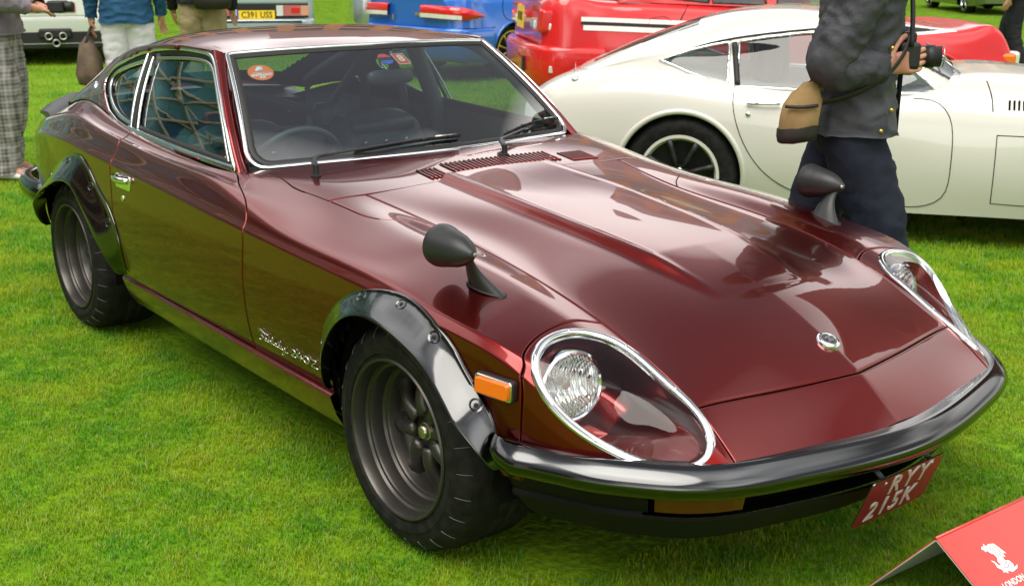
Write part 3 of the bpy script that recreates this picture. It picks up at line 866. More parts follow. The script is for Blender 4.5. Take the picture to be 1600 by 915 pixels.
# lower valance with grille opening
vp = plan_path([(x - .012, y * .97) for x, y in BP], .366)
def valance():
    n = 140; T = np.gradient(vp, axis=0); T[:, 2] = 0; T /= np.linalg.norm(T, axis=1)[:, None]
    S = np.stack([T[:, 1], -T[:, 0], np.zeros(n)], 1)
    if S[n // 2, 0] < 0: S = -S
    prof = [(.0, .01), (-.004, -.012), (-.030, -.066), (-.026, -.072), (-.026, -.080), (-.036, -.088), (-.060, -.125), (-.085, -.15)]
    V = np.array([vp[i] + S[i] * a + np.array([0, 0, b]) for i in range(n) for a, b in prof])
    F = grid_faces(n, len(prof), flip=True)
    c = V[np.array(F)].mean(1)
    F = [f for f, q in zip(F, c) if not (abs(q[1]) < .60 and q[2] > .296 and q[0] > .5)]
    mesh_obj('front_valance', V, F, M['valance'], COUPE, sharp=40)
    # grille cavity
    prof = [(-.01, .0), (-.12, .0), (-.12, -.10), (-.035, -.075)]
    V = np.array([vp[i] + S[i] * a + np.array([0, 0, b]) for i in range(n) for a, b in prof])
    F = [f for f in grid_faces(n, 4) if np.abs(V[list(f)][:, 1]).max() < .60 and V[list(f)][:, 0].min() > .45]
    mesh_obj('grille_cavity', V, F, M['black'], COUPE, smooth=False)
    for sg in (-1, 1):
        ids = [i for i in range(n) if .435 < abs(vp[i][1]) < .612 and np.sign(vp[i][1]) == sg and vp[i][0] > .5]
        pr = [(-.03, -.010), (-.010, -.012), (-.008, -.018), (-.020, -.058), (-.026, -.062), (-.05, -.06)]
        V = np.array([vp[i] + S[i] * a + np.array([0, 0, b]) for i in ids for a, b in pr]); k = len(pr)
        F = grid_faces(len(ids), k, closed_v=True) + [tuple(range(k)), tuple(reversed(range((len(ids) - 1) * k, len(ids) * k)))]
        mesh_obj('indicator_lens', V, F, M['amber_dark'], COUPE, sharp=30)
    tube('grille_bar', [vp[i] + S[i] * -.09 + np.array([0, 0, -.04]) for i in range(20, n - 20)], .006, M['black'], COUPE)
valance()

# headlamps: bezel, clear cover, bucket, lamp
_cs = skin([BZ[:, 0].mean()], [BZ[:, 1].mean()])[0]
H0 = max(.02, float((_cs - _ctr) @ BEN))
for sg in (-1, 1):
    T = np.roll(BZ3, -1, 0) - np.roll(BZ3, 1, 0); T /= np.linalg.norm(T, axis=1)[:, None]
    nrm = np.tile(BEN, (len(BZ3), 1)) + .35 * (BZ3 - _ctr) / np.linalg.norm(BZ3 - _ctr, axis=1)[:, None]
    nrm = nrm - T * np.sum(nrm * T, 1)[:, None]; nrm /= np.linalg.norm(nrm, axis=1)[:, None]
    S = np.cross(T, nrm)
    if S[0] @ (BZ3[0] - _ctr) < 0: S = -S
    prof = [(.012, -.012), (.0105, -.006), (.0115, .0005), (.008, .004), (.002, .0062), (-.004, .0055), (-.008, .003), (-.0095, -.002), (-.009, -.012)]
    V = np.array([BZ3[i] + S[i] * (a - .001) + nrm[i] * b for i in range(len(BZ3)) for a, b in prof]); V[:, 1] *= sg
    mesh_obj('headlamp_bezel', V, grid_faces(len(BZ3), len(prof), closed_u=True), M['chrome'], COUPE)
    for i in (4, 18, 33, 50, 66, 82, 98):
        q = BZ3[i] + nrm[i] * .006; v, f = lathe_vf([(.001, .001), (.003, .0008), (.0038, -.001)], 10, 'z'); Rm = np.stack([T[i], S[i], nrm[i]], 1); v = v @ Rm.T + q; v[:, 1] *= sg
        mesh_obj('bezel_screw', v, f, M['steel'], COUPE)
    V = np.vstack([_ctr + (BZ3 - _ctr) * k + BEN * (H0 * (1 - k * k)) for k in (.985, .95, .9, .82, .72, .6, .45, .3, .15, .01)]); V[:, 1] *= sg
    mesh_obj('headlamp_cover', V, grid_faces(10, 120, closed_v=True, flip=sg > 0), M['clear'], COUPE)
    # bucket: deep at the rear round the lamp, shallow towards the tip
    def bring(k, d):
        P = _ctr + (BZ3 - _ctr) * k
        w_ = np.clip((.80 - P[:, 0]) / .22, .12, 1)
        return P - BEN * (d * w_)[:, None]
    V = np.vstack([bring(1.0, .004), bring(.96, .03), bring(.94, .08), bring(.91, .125), bring(.86, .155), bring(.6, .162), bring(.3, .164), bring(.02, .165)]); V[:, 1] *= sg
    mesh_obj('headlamp_bucket', V, grid_faces(8, 120, closed_v=True, flip=sg > 0), M['paint_in'] if 'paint_in' in M else M['paint'], COUPE)
    # round lamp looking forward
    c = V3((.462, .625, .532)); ax = V3((.97, .12, .10)); ax /= np.linalg.norm(ax); e1 = np.cross(ax, (0, 0, 1.)); e1 /= np.linalg.norm(e1); e2 = np.cross(e1, ax)
    def disc(name, prof, m, n=40, par=None):
        vs = np.array([c + ax * a + r_ * (math.cos(t) * e1 + math.sin(t) * e2) for (r_, a) in prof for t in np.linspace(0, 2 * math.pi, n, endpoint=False)]); vs[:, 1] *= sg
        return mesh_obj(name, vs, grid_faces(len(prof), n, closed_v=True, flip=sg < 0), m, COUPE if par is None else par, sharp=45)
    lamp = disc('headlamp', [(.004, -.07), (.03, -.062), (.055, -.04), (.072, -.008), (.074, .0)], M['reflector'])
    disc('lamp_ring', [(.073, -.002), (.073, .006), (.077, .009), (.083, .006), (.085, -.004), (.085, -.03)], M['chrome'], par=lamp)
    disc('lamp_lens', [(.0745, .002), (.070, .010), (.055, .017), (.035, .021), (.015, .0225), (.001, .023)], M['flute'], par=lamp)
    disc('bulb_shield', [(.001, -.018), (.012, -.02), (.015, -.03), (.015, -.05)], M['steel'], 16, par=lamp)

# bonnet badge
bc = skin([.6196], [0.0])[0]; bn = V3((.36, 0, .93)); bn /= np.linalg.norm(bn); be1 = V3((0, 1, 0)); be2 = np.cross(bn, be1)
def badge_ring(name, prof, m, n=40):
    vs = [bc + r_ * (math.cos(t) * be1 + math.sin(t) * be2) + h * bn for (r_, h) in prof for t in np.linspace(0, 2 * math.pi, n, endpoint=False)]
    return mesh_obj(name, vs, grid_faces(len(prof), n, closed_v=True, flip=True), m, COUPE, sharp=40)
bdg = badge_ring('bonnet_badge', [(.030, -.004), (.030, .003), (.028, .007), (.024, .0095), (.0195, .0095), (.0185, .0075)], M['chrome'])
badge_ring('badge_face', [(.0188, .0078), (.001, .0082)], M['plate_black'])
text_obj('badge_letter', 'Z', .024, M['chrome'], COUPE, frame_m(bc + bn * .0086, be1, be2), .0012, bold=.0012)
badge_ring('badge_line', [(.0165, .0082), (.0165, .0090), (.0155, .0090), (.0155, .0082)], M['chrome'])

# number plate on two brackets
TL, TR, BL = V3((.962, -.183, .352)), V3((.957, .103, .352)), V3((.912, -.183, .222))
ex = TR - TL; pw = np.linalg.norm(ex); ex /= pw; ey = TL - BL; ey -= ex * (ey @ ex); ph = np.linalg.norm(ey); ey /= ph; en = np.cross(ex, ey)
rr = .014
o2d = []
for (cx_, cy_, a0) in ((pw - rr, ph - rr, 0), (rr, ph - rr, 90), (rr, rr, 180), (pw - rr, rr, 270)):
    for k in range(6): o2d.append((cx_ + rr * math.cos(R(a0 + 18 * k)), cy_ + rr * math.sin(R(a0 + 18 * k))))
v, f = prism_vf(o2d, .003, (BL, ex, ey, en))
NP = mesh_obj('number_plate', v, f, M['plate_black'], COUPE, sharp=30)
BLc = BL + ex * pw / 2
text_obj('plate_text', 'RYY', .078, M['silver_char'], NP, frame_m(BLc + ey * ph * .735 + ex * .018 + en * .0036, ex, ey), .0009, sx=.98, bold=.0007, space=1.22)
text_obj('plate_text', '215K', .078, M['silver_char'], NP, frame_m(BLc + ey * ph * .26 - ex * .012 + en * .0036, ex, ey), .0009, sx=.98, bold=.0007, space=1.2)
for k in (.18, .82):
    q = BL + ex * pw * k + ey * (ph - .014) + en * .004
    v, f = lathe_vf([(.001, .003), (.0035, .0025), (.0045, 0)], 10, 'z'); Rm = np.stack([ex, ey, en], 1); mesh_obj('plate_screw', v @ Rm.T + q, f, M['steel'], NP)
    a = q - en * .008; v, f = tube_vf([a + ey * .004, a - en * .03 + ey * .012, a - en * .09 + ey * .012], .009, 8, flat=.5); mesh_obj('plate_bracket', v, f, M['mirror_black'], COUPE)

# ------------------------------------------------------------------ coupe: side details
for sg in (-1, 1):
    # marker lamp
    p, nn = side_pt(.387, .545); ex = V3((1, -.20, -.02)); ex /= np.linalg.norm(ex); nn = nn - ex * (nn @ ex); nn /= np.linalg.norm(nn); ey = np.cross(nn, ex)
    if ey[2] < 0: ey = -ey
    def slab(name, w_, h_, d0, d1, m, r_=.006):
        o2 = []
        for (cx_, cy_, a0) in ((w_ - r_, h_ - r_, 0), (-w_ + r_, h_ - r_, 90), (-w_ + r_, -h_ + r_, 180), (w_ - r_, -h_ + r_, 270)):
            for k in range(5): o2.append((cx_ + r_ * math.cos(R(a0 + 22.5 * k)), cy_ + r_ * math.sin(R(a0 + 22.5 * k))))
        v, f = prism_vf(o2, d1 - d0, (p + nn * d0, ex, ey, nn)); v[:, 1] *= sg
        o = mesh_obj(name, v, f, m, COUPE, sharp=30)
        bm = bmesh.new(); bm.from_mesh(o.data); bmesh.ops.recalc_face_normals(bm, faces=bm.faces); bm.to_mesh(o.data); bm.free()
        return bevel_obj(o, .0018, 2)
    slab('marker_base', .056, .026, -.01, .012, M['rubber'], .01)
    slab('marker_frame', .053, .0235, .011, .0155, M['chrome'], .008)
    slab('marker_lens', .047, .018, .014, .024, M['amber'], .006)
    # door handle
    p, nn = side_pt(-1.652, .693); ex = V3((1, 0, 0)); ey = np.cross(nn, ex); ey = ey if ey[2] > 0 else -ey
    slab('handle_plate', .066, .026, -.002, .004, M['chrome'], .012)
    v = []
    for i, x_ in enumerate(np.linspace(-.062, .062, 15)):
        hgt = .010 + .020 * math.sin(math.pi * i / 14) ** .6
        for k in range(8):
            a = 2 * math.pi * k / 8; v.append(p + ex * x_ + ey * (.010 + .011 * math.cos(a)) + nn * (hgt + .006 * math.sin(a)))
    v = np.array(v); v[:, 1] *= sg
    mesh_obj('door_handle', v, grid_faces(15, 8, closed_v=True) + [tuple(range(8)), tuple(reversed(range(112, 120)))], M['chrome'], COUPE)
    p, nn = side_pt(-1.660, .637)
    slab('door_lock', .0105, .0105, -.002, .004, M['chrome'], .010)
    # script badge on the wing (handwritten strokes as raised wire)
    if sg < 0:
        S_ = [  # strokes in a 0..1 wide, baseline 0 box
            [(.00, 1.02), (.05, 1.14), (.16, 1.13), (.34, .98), (.52, .90)], [(.02, .82), (.08, .96), (.20, .98), (.36, .84)], [(.20, .98), (.16, .6), (.10, .16), (.03, .02), (.0, .16)], [(.04, .52), (.13, .56), (.24, .50)],
            [(.40, .46), (.34, .50), (.29, .34), (.33, .16), (.40, .34), (.42, .48), (.42, .18), (.47, .20)], [(.47, .20), (.51, .46), (.51, .2), (.55, .2)], [(.55, .2), (.59, .46), (.62, .42), (.62, .2), (.67, .22)],
            [(.67, .22), (.77, .80), (.75, .94), (.71, .6), (.73, .2), (.78, .22)], [(.92, .46), (.86, .5), (.81, .34), (.85, .16), (.92, .34), (.94, .48), (.94, .18), (.99, .2)], [(1.12, .46), (1.06, .5), (1.01, .34), (1.05, .16), (1.12, .34)], [(1.20, .98), (1.12, .3), (1.16, .16), (1.20, .2)],
            [(1.22, .46), (1.22, .24), (1.28, .16), (1.35, .46)], [(1.35, .46), (1.28, -.22), (1.18, -.36), (1.14, -.2), (1.30, .02), (1.50, .14)]]
        D_ = [[(1.72, .62), (1.80, .78), (1.90, .66), (1.84, .42), (1.68, .1), (1.9, .1)], [(2.14, .78), (1.98, .34), (2.24, .34)], [(2.2, .56), (2.12, .06)], [(2.46, .78), (2.34, .6), (2.32, .24), (2.42, .08), (2.54, .26), (2.56, .6), (2.46, .78)], [(2.66, .76), (2.96, .78), (2.64, .10), (2.98, .10)]]
        parts = []
        for st in S_ + D_:
            st = spl(st, 14, power=1.0) if not (len(st) == 4 and st[0] == (2.66, .76)) else poly(st, 14)
            pts = []
            for (a, b) in st:
                p, nn = side_pt(-.702 + a * .113 + b * .004, .374 + b * .034); pts.append(p * np.array([1, 0, 0]) + np.array([-.702 + a * .113 + b * .006 - p[0], p[1], .374 + b * .034]) + nn * .004)
            w_ = .0012 if st[0][0] < 1.6 else .0019
            v, f = tube_vf(pts, w_, 6); parts.append((mir(v), [q[::-1] for q in f]))
        v, f = join_vf(*parts); mesh_obj('script_badge', v, f, M['chrome'], COUPE)

# wing mirrors
def wing_mirror(sg):
    tip = V3((.186, .688, .788)); rear = tip - V3((.128, -.004, .0))
    prof = [(.006, .000), (.050, .002), (.0545, -.004), (.056, .006), (.0545, .018), (.051, .032), (.0485, .044), (.0480, .048), (.0468, .052), (.043, .072), (.036, .092), (.026, .110), (.016, .122), (.011, .128), (.0085, .131), (.001, .132)]
    v, f = lathe_vf([(r_ * .94, a) for r_, a in prof], 44, 'x', rear)
    v[:, 1] *= sg
    mir_ = mesh_obj('wing_mirror', v, f if sg < 0 else [q[::-1] for q in f], M['mirror_black'], COUPE, sharp=50)
    v, f = lathe_vf([(.001, .003), (.049, .003)], 30, 'x', rear); v[:, 1] *= sg
    mesh_obj('mirror_glass', v, f, M['chrome'], mir_)
    q = tip + V3((.001, 0, 0)); v, f = lathe_vf([(.001, .003), (.005, .003), (.0065, .0), (.0065, -.004)], 14, 'x', q); v[:, 1] *= sg
    mesh_obj('mirror_screw', v, f, M['steel'], mir_)
    b0 = skin([.138], [.4555])[0]; b1 = skin([.206], [.4475])[0]
    bot = (b0 + b1) / 2; top = tip + V3((-.022, .0, -.012))
    n = 16; V = []
    for i in range(n):
        u = i / (n - 1); c = bot + (top - bot) * u + V3((.012, 0, 0)) * math.sin(math.pi * u) * (-1)
        ln = .040 * (1 - u) ** 1.6 + .013; wd = .015 * (1 - u) ** 1.5 + .0085
        fw = V3((.72, 0, -.12)) * 0 + (b1 - b0) / np.linalg.norm(b1 - b0) * (1 - u) + V3((1, 0, 0)) * u; fw /= np.linalg.norm(fw)
        sd = np.cross(V3((0, 0, 1)), fw); sd /= np.linalg.norm(sd)
        for k in range(16):
            a = 2 * math.pi * k / 16; V.append(c + fw * ln * math.cos(a) + sd * wd * math.sin(a))
    V = np.array(V); V[:, 1] *= sg
    mesh_obj('mirror_stalk', V, grid_faces(n, 16, closed_v=True, flip=sg < 0), M['mirror_black'], mir_)
    V = []
    for (k_, h) in ((1.16, .0), (1.14, .003), (1.05, .004)):
        fw = (b1 - b0) / np.linalg.norm(b1 - b0); sd = np.cross(V3((0, 0, 1)), fw); sd /= np.linalg.norm(sd); up = np.cross(fw, sd)
        for j in range(20):
            a = 2 * math.pi * j / 20; V.append(bot + fw * .053 * k_ * math.cos(a) + sd * .0235 * k_ * math.sin(a) + up * (h - .001))
    V = np.array(V); V[:, 1] *= sg
    mesh_obj('mirror_gasket', V, grid_faces(3, 20, closed_v=True), M['rubber'], mir_)
for sg in (-1, 1): wing_mirror(sg)

# wipers
def wiper(piv, elbow, hinge, b0, b1, bend):
    piv, elbow, hinge, b0, b1 = map(V3, (piv, elbow, hinge, b0, b1))
    v, f = lathe_vf([(.016, -.004), (.016, .004), (.011, .006), (.009, .020), (.010, .030), (.009, .036), (.001, .037)], 16, 'z', piv)
    wp = mesh_obj('wiper', v, f, M['rubber'], COUPE, sharp=40)
    top = piv + V3((0, 0, .028)); v, f = tube_vf(poly([top, elbow, hinge], 12), np.interp(np.linspace(0, 1, 12), [0, .25, .3, 1], [.010, .0095, .008, .0045]), 8, flat=.5)
    mesh_obj('wiper_arm', v, f, M['mirror_black'], wp)
    mid = (b0 + b1) / 2
    bl = spl([b0, mid + V3(bend), b1], 20); v1, f1 = tube_vf(bl, .0035, 6); v2, f2 = tube_vf(bl + V3((.004, 0, .007)), .003, 6)
    cl = [box_vf(b + V3((.003, 0, .005)), (.010, .022, .009)) for b in (bl[2], bl[7], bl[12], bl[17])]
    v, f = join_vf((v1, f1), (v2, f2), *cl); mesh_obj('wiper_blade', v, f, M['rubber'], wp)
    a = bl[13] * .3 + bl[17] * .7; v, f = tube_vf([bl[14] + V3((.006, 0, .010)), bl[18] + V3((.006, 0, .010))], .0032, 6); mesh_obj('blade_clip', v, f, M['steel'], wp)
wiper((-.812, -.538, .808), (-.905, -.495, .850), (-.905, -.13, .868), (-.935, -.33, .842), (-.908, .068, .862), (.012, 0, .008))
wiper((-.757, .140, .812), (-.845, .190, .850), (-.985, .455, .862), (-.918, .262, .846), (-1.040, .612, .862), (-.004, 0, .010))

# cowl vents
def vent(x0, x1, y0, y1, n):
    parts = []; dk = []
    for k in range(n):
        y = y0 + (y1 - y0) * (k + .5) / n
        xs = np.linspace(x0, x1, 5); tt = []
        P = []
        for x in xs:
            g = np.linspace(0, .41, 160); q = skin(np.full(160, x), g); j = np.argmin(np.abs(q[:, 1] - abs(y))); P.append((q[j][0], y, q[j][2] + .0015))
        wdt = abs(y1 - y0) / n
        v, f = tube_vf(P, wdt * .24, 6, flat=.9); parts.append((v, f))
        P = np.array(P); d = P + [0, 0, -.001]; a = d + [0, wdt * .5, 0]; b = d - [0, wdt * .5, 0]
        dk.append((np.vstack([a, b]), [(i, i + 1, 5 + i + 1, 5 + i) for i in range(4)]))
    v, f = join_vf(*dk); o = mesh_obj('cowl_vent', v, f, M['black'], COUPE)
    v, f = join_vf(*parts); mesh_obj('vent_slats', v, f, M['paint'], o)["kind"] = "stuff"
vent(-.715, -.622, -.245, -.165, 5)
vent(-.745, -.645, -.135, .30, 24)
vent(-.715, -.622, .33, .44, 9)

# ------------------------------------------------------------------ coupe: tail
def tail_panel():
    tq = np.linspace(.32, 1, 40); E_ = skin(np.full(40, -3.12), tq); n = 41
    V = []
    for u in np.linspace(-1, 1, n):
        for e in E_: V.append((e[0] - .07 * (1 - u * u), e[1] * u, e[2]))
    mesh_obj('tail_panel', V, grid_faces(n, 40), M['paint'], COUPE)
    V = []
    for u in np.linspace(-1, 1, 21):
        for q in ((-2.93, .555, .822), (-3.02, .525, .80), (-3.10, .50, .748)): V.append((q[0] - (.05 * (1 - u * u) if q[0] < -3 else .0), q[1] * u, q[2] + .02 * (1 - u * u)))
    mesh_obj('tail_deck', V, grid_faces(21, 3), M['paint'], COUPE)
    for sg in (-1, 1):
        v, f = box_vf((-3.175, sg * .36, .63), (.05, .36, .13)); bevel_obj(mesh_obj('tail_lamp', v, f, M['red_lens'], COUPE, smooth=False), .012, 3)
tail_panel()
rbp = plan_path([(-2.70, .738), (-2.74, .758), (-2.85, .762), (-3.02, .735), (-3.14, .66), (-3.22, .50), (-3.26, .25), (-3.27, 0)], ([0, .5, 1], [.485, .49, .485]), 121)
rbp2 = rbp.copy()
def rear_bumper():
    n = 121; T = np.gradient(rbp, axis=0); T[:, 2] = 0; T /= np.linalg.norm(T, axis=1)[:, None]; S = np.stack([-T[:, 1], T[:, 0], np.zeros(n)], 1)
    if S[n // 2, 0] > 0: S = -S
    prof = [(-.02, .03), (.0, .036), (.02, .028), (.034, .006), (.036, -.02), (.026, -.045), (.006, -.058), (-.02, -.056)]
    k = len(prof); V = [rbp[i] + S[i] * a + np.array([0, 0, b]) for i in range(n) for a, b in prof]
    F = grid_faces(n, k, closed_v=True) + [tuple(range(k)), tuple(reversed(range((n - 1) * k, n * k)))]
    o = mesh_obj('rear_bumper', V, F, M['bumper'], COUPE, sharp=45)
    bm = bmesh.new(); bm.from_mesh(o.data); bmesh.ops.recalc_face_normals(bm, faces=bm.faces); bm.to_mesh(o.data); bm.free()
rear_bumper()
# duck-tail spoiler
def spoiler():
    V = []; n = 41
    for y in np.linspace(-.635, .635, n):
        k = np.clip((.635 - abs(y)) / .16, 0, 1) ** .7; e = abs(y) / .635
        for (x, z) in ((-2.93, .800 - .04 * e), (-2.985, .812 - .03 * e + .012 * k), (-3.06, .79 + .062 * k - .012 * e), (-3.085, .788 + .062 * k - .012 * e), (-3.09, .775 + .05 * k - .012 * e), (-3.07, .765), (-3.0, .752)):
            V.append((x - .04 * (1 - e * e) * (1 if x < -2.95 else .3) + (.10 * max(0, e - .8)), y, z))
    F = grid_faces(n, 7, closed_v=True) + [tuple(range(7)), tuple(reversed(range((n - 1) * 7, n * 7)))]
    o = mesh_obj('boot_spoiler', V, F, M['spoiler'], COUPE, sharp=50)
    bm = bmesh.new(); bm.from_mesh(o.data); bmesh.ops.recalc_face_normals(bm, faces=bm.faces); bm.to_mesh(o.data); bm.free()
spoiler()

# ------------------------------------------------------------------ coupe: cabin interior
def interior():
    # dashboard
    V = []
    xs = [(-.90, .775), (-.97, .790), (-1.05, .795), (-1.12, .788), (-1.16, .765), (-1.17, .70), (-1.15, .60)]
    for y in np.linspace(-.64, .64, 25):
        for (x, z) in xs: V.append((x - .10 * (y / .64) ** 2, y, z - .01 * (y / .64) ** 2 + (.018 * math.exp(-((y + .34) / .16) ** 2) if x < -1.0 else 0)))
    mesh_obj('dashboard', V, grid_faces(25, 7, flip=True), M['int'], COUPE)
    # steering wheel
    c = V3((-1.33, -.34, .72)); ax = V3((-.88, 0, .47)); ax /= np.linalg.norm(ax); e1 = V3((0, 1, 0)); e2 = np.cross(ax, e1)
    ring = [c + .182 * (math.cos(t) * e1 + math.sin(t) * e2) for t in np.linspace(0, 2 * math.pi, 48, endpoint=False)]
    sw = tube('steering_wheel', ring, .0125, M['int'], COUPE, 10, closed=True)
    for a in (90, 210, 330):
        v, f = tube_vf([c - ax * .03, c + .18 * (math.cos(R(a)) * e1 + math.sin(R(a)) * e2)], .010, 6, flat=.4); mesh_obj('wheel_spoke', v, f, M['steel'], sw)
    v, f = tube_vf([c - ax * .02, c - ax * .28], .03, 12); mesh_obj('steering_column', v, f, M['int'], COUPE)
    # seats
    for ys in (-.33, .26):
        V = []
        prof = [(-1.50, .46), (-1.56, .52), (-1.64, .66), (-1.70, .78), (-1.735, .838), (-1.765, .852), (-1.80, .835), (-1.82, .76), (-1.78, .6), (-1.72, .45)]
        n = 17
        for i, u in enumerate(np.linspace(-1, 1, n)):
            for j, (x, z) in enumerate(prof):
                wd = .19 if z > .7 else .235
                k = abs(u) ** 4; side = .030 * np.clip((abs(u) - .62) / .2, 0, 1) if j < 5 else 0
                V.append((x + side - .01 * k, ys + u * wd, z - .05 * k * (1 if z > .7 else 0) ))
        st = mesh_obj('seat', V, grid_faces(n, len(prof), closed_v=True) + [tuple(range(10)), tuple(reversed(range(160, 170)))], M['int'], COUPE)
        for k, yy in enumerate((-.095, 0, .095)):
            v, f = lathe_vf([(.001, .006), (.006, .005), (.009, 0)], 14, 'x', (-1.668, ys + yy, .735)); mesh_obj('seat_button', v, f, M['steel'], st)
        v, f = tube_vf([(-1.700, ys - .14, .792), (-1.700, ys + .14, .792)], .026, 10); mesh_obj('seat_roll', v, f, M['int'], st)
        V, F = box_vf((-1.42, ys, .40), (.46, .46, .16)); bevel_obj(mesh_obj('seat_base', V, F, M['int'], st), .04, 3)
    # inside tub, rear deck, bulkhead
    v, f = join_vf(box_vf((-1.6, 0, .275), (1.5, 1.3, .03)), box_vf((-2.35, 0, .62), (1.05, 1.15, .04)), box_vf((-1.9, 0, .45), (.04, 1.25, .36)), box_vf((-.98, 0, .52), (.03, 1.25, .5)))
    mesh_obj('cabin_floor', v, f, M['int2'], COUPE, smooth=False)
    for sg in (-1, 1):
        V = np.array([(x, sg * (gy(x, .81) - .05), z) for x in np.linspace(-1.05, -2.8, 12) for z in (.30, .60, .80, .822)])
        mesh_obj('door_card', V, grid_faces(12, 4), M['int'], COUPE)
        # inner pillar and head lining
        P = spl([(-1.10, gy(-1.1, .84) - .035, .83), (-1.25, .60, .97), (-1.42, .52, 1.105), (-1.7, .51, 1.115), (-2.0, .51, 1.09), (-2.35, .48, 1.01), (-2.75, .5, .86)], 40) * V3((1, sg, 1))
        tube('roof_rail_lining', P, .022, M['int'], COUPE, 8)
        P = poly([(-1.88, sg * .535, 1.09), (-1.84, sg * .62, .84), (-1.84, sg * .63, .6)], 12); tube('door_pillar', P, .035, M['int'], COUPE, 8)
    v, f = tube_vf(spl([(-1.95, -.56, .6), (-1.96, -.54, .85), (-1.98, -.47, 1.06), (-1.99, -.36, 1.10), (-1.99, .36, 1.10), (-1.98, .47, 1.06), (-1.96, .54, .85), (-1.95, .56, .6)], 70), .019, 10); mesh_obj('roll_hoop', v, f, M['int'], COUPE)
    for sg in (-1, 1):
        v, f = tube_vf([(-1.99, sg * .40, 1.08), (-2.6, sg * .46, .66)], .019, 10); mesh_obj('roll_stay', v, f, M['int'], COUPE)
    v, f = tube_vf([(-1.98, -.50, 1.02), (-1.96, .52, .70)], .019, 10); mesh_obj('roll_stay', v, f, M['int'], COUPE)
    # padded harness cushion behind the centre
    v, f = lathe_vf([(.001, .05), (.04, .045), (.052, .02), (.055, -.02), (.045, -.06), (.001, -.07)], 20, 'z', (-1.86, .10, .83)); mesh_obj('harness_pad', v, f, M['int'], COUPE)
    v, f = box_vf((-1.83, .27, .96), (.006, .05, .26)); mesh_obj('belt_strap', v, f, M['int2'], COUPE)
    # roof lining
    P = roof_at(np.linspace(.03, .86, 20), np.linspace(0, .5, 10)); P[..., 2] -= .025
    L = mir(P[:, :0:-1].reshape(-1, 3)).reshape(20, 9, 3); P = np.concatenate([L, P], 1); mesh_obj('head_lining', P.reshape(-1, 3), grid_faces(20, 19), M['int2'], COUPE)
    # rear-view mirror
    c = V3((-1.30, .048, 1.028)); V = []
    for (w_, h_, d) in ((.088, .022, -.014), (.094, .027, -.008), (.094, .027, .006), (.085, .02, .014)):
        for k in range(24):
            a = 2 * math.pi * k / 24; ca, sa = math.cos(a), math.sin(a)
            V.append(c + V3((d, w_ * np.sign(ca) * abs(ca) ** .5, h_ * np.sign(sa) * abs(sa) ** .6)))
    rv = mesh_obj('rear_view_mirror', V, grid_faces(4, 24, closed_v=True) + [tuple(range(24)), tuple(reversed(range(72, 96)))], M['int'], COUPE)
    v, f = tube_vf([c + V3((.0, 0, .02)), c + V3((.01, 0, .09))], .007, 8); mesh_obj('mirror_stem', v, f, M['int'], rv)
interior()

# stickers inside the windscreen
def sticker(name, cu, cv, w_, h_, m, shape='round', rot=0.0, lift=-.004):
    p = ws_at(cu, cv); ex = ws_at(cu + .01, cv) - ws_at(cu - .01, cv); ex /= np.linalg.norm(ex); ey = ws_at(cu, cv + .02) - ws_at(cu, cv - .02); ey -= ex * (ex @ ey); ey /= np.linalg.norm(ey); en = np.cross(ex, ey)
    c_, s_ = math.cos(rot), math.sin(rot); ex, ey = ex * c_ + ey * s_, ey * c_ - ex * s_
    p = p + en * lift
    if shape == 'round': o2 = [(w_ * math.cos(t), h_ * math.sin(t)) for t in np.linspace(0, 2 * math.pi, 40, endpoint=False)]
    else: o2 = [(-w_, -h_), (w_, -h_), (w_, h_), (-w_, h_)]
    v, f = prism_vf(o2, .0006, (p, ex, ey, en))
    return mesh_obj(name, v, f, m, COUPE, smooth=False), (p + en * .0012, ex, ey, en)
st, (p, ex, ey, en) = sticker('entrant_sticker', .090, .795, .043, .039, M['orange_print'])
st["label"] = "round orange entrant sticker"
text_obj('sticker_text', 'ENTRANT', .0155, M['white_print'], st, frame_m(p - ey * .0135, ex, ey), .0002, bold=.0004)
text_obj('sticker_text', '929', .0135, M['white_print'], st, frame_m(p - ey * .0265, ex, ey), .0002, bold=.0004)
v, f = prism_vf([(-.012, .006), (-.004, .010), (.008, .008), (.013, .014), (.012, .026), (.004, .031), (-.006, .028), (-.010, .020), (-.016, .014)], .0003, (p, ex, ey, en)); mesh_obj('sticker_emblem', v, f, M['white_print'], st)
for k in range(3):
    v, f = prism_vf([(-.03, -.001 - .003 * k), (.03, -.001 - .003 * k), (.03, .0 - .003 * k), (-.03, .0 - .003 * k)], .0003, (p, ex, ey, en)); mesh_obj('sticker_line', v, f, M['white_print'], st)
st, (p, ex, ey, en) = sticker('club_sticker', .503, .845, .028, .030, M['plate_black'])
st["label"] = "round red, black and blue sticker"
for m_, y0, y1 in ((M['red_print'], .0085, .030), (M['blue_print'], -.030, -.0085)):
    o2 = [(x_, y_) for x_, y_ in [(.028 * math.cos(t), .030 * math.sin(t)) for t in np.linspace(0, 2 * math.pi, 80, endpoint=False)] if y0 <= y_ <= y1]
    v, f = prism_vf(o2, .0004, (p, ex, ey, en)); mesh_obj('sticker_band', v, f, m_, st, smooth=False)
st, (p, ex, ey, en) = sticker('paper_pass', .560, .838, .026, .031, M['cream_print'], 'rect', -.0)
st["label"] = "cream and red paper pass showing an 8"
for m_, a, b, h in ((M['red_print'], .023, .028, .0003), ):
    v, f = prism_vf([(-a, -b), (a, -b), (a, b), (-a, b)], h, (p, ex, ey, en)); mesh_obj('pass_panel', v, f, m_, st, smooth=False)
text_obj('pass_number', '8', .052, M['cream_print'], st, frame_m(p + en * .0008, ex, ey), .0003, bold=.002)
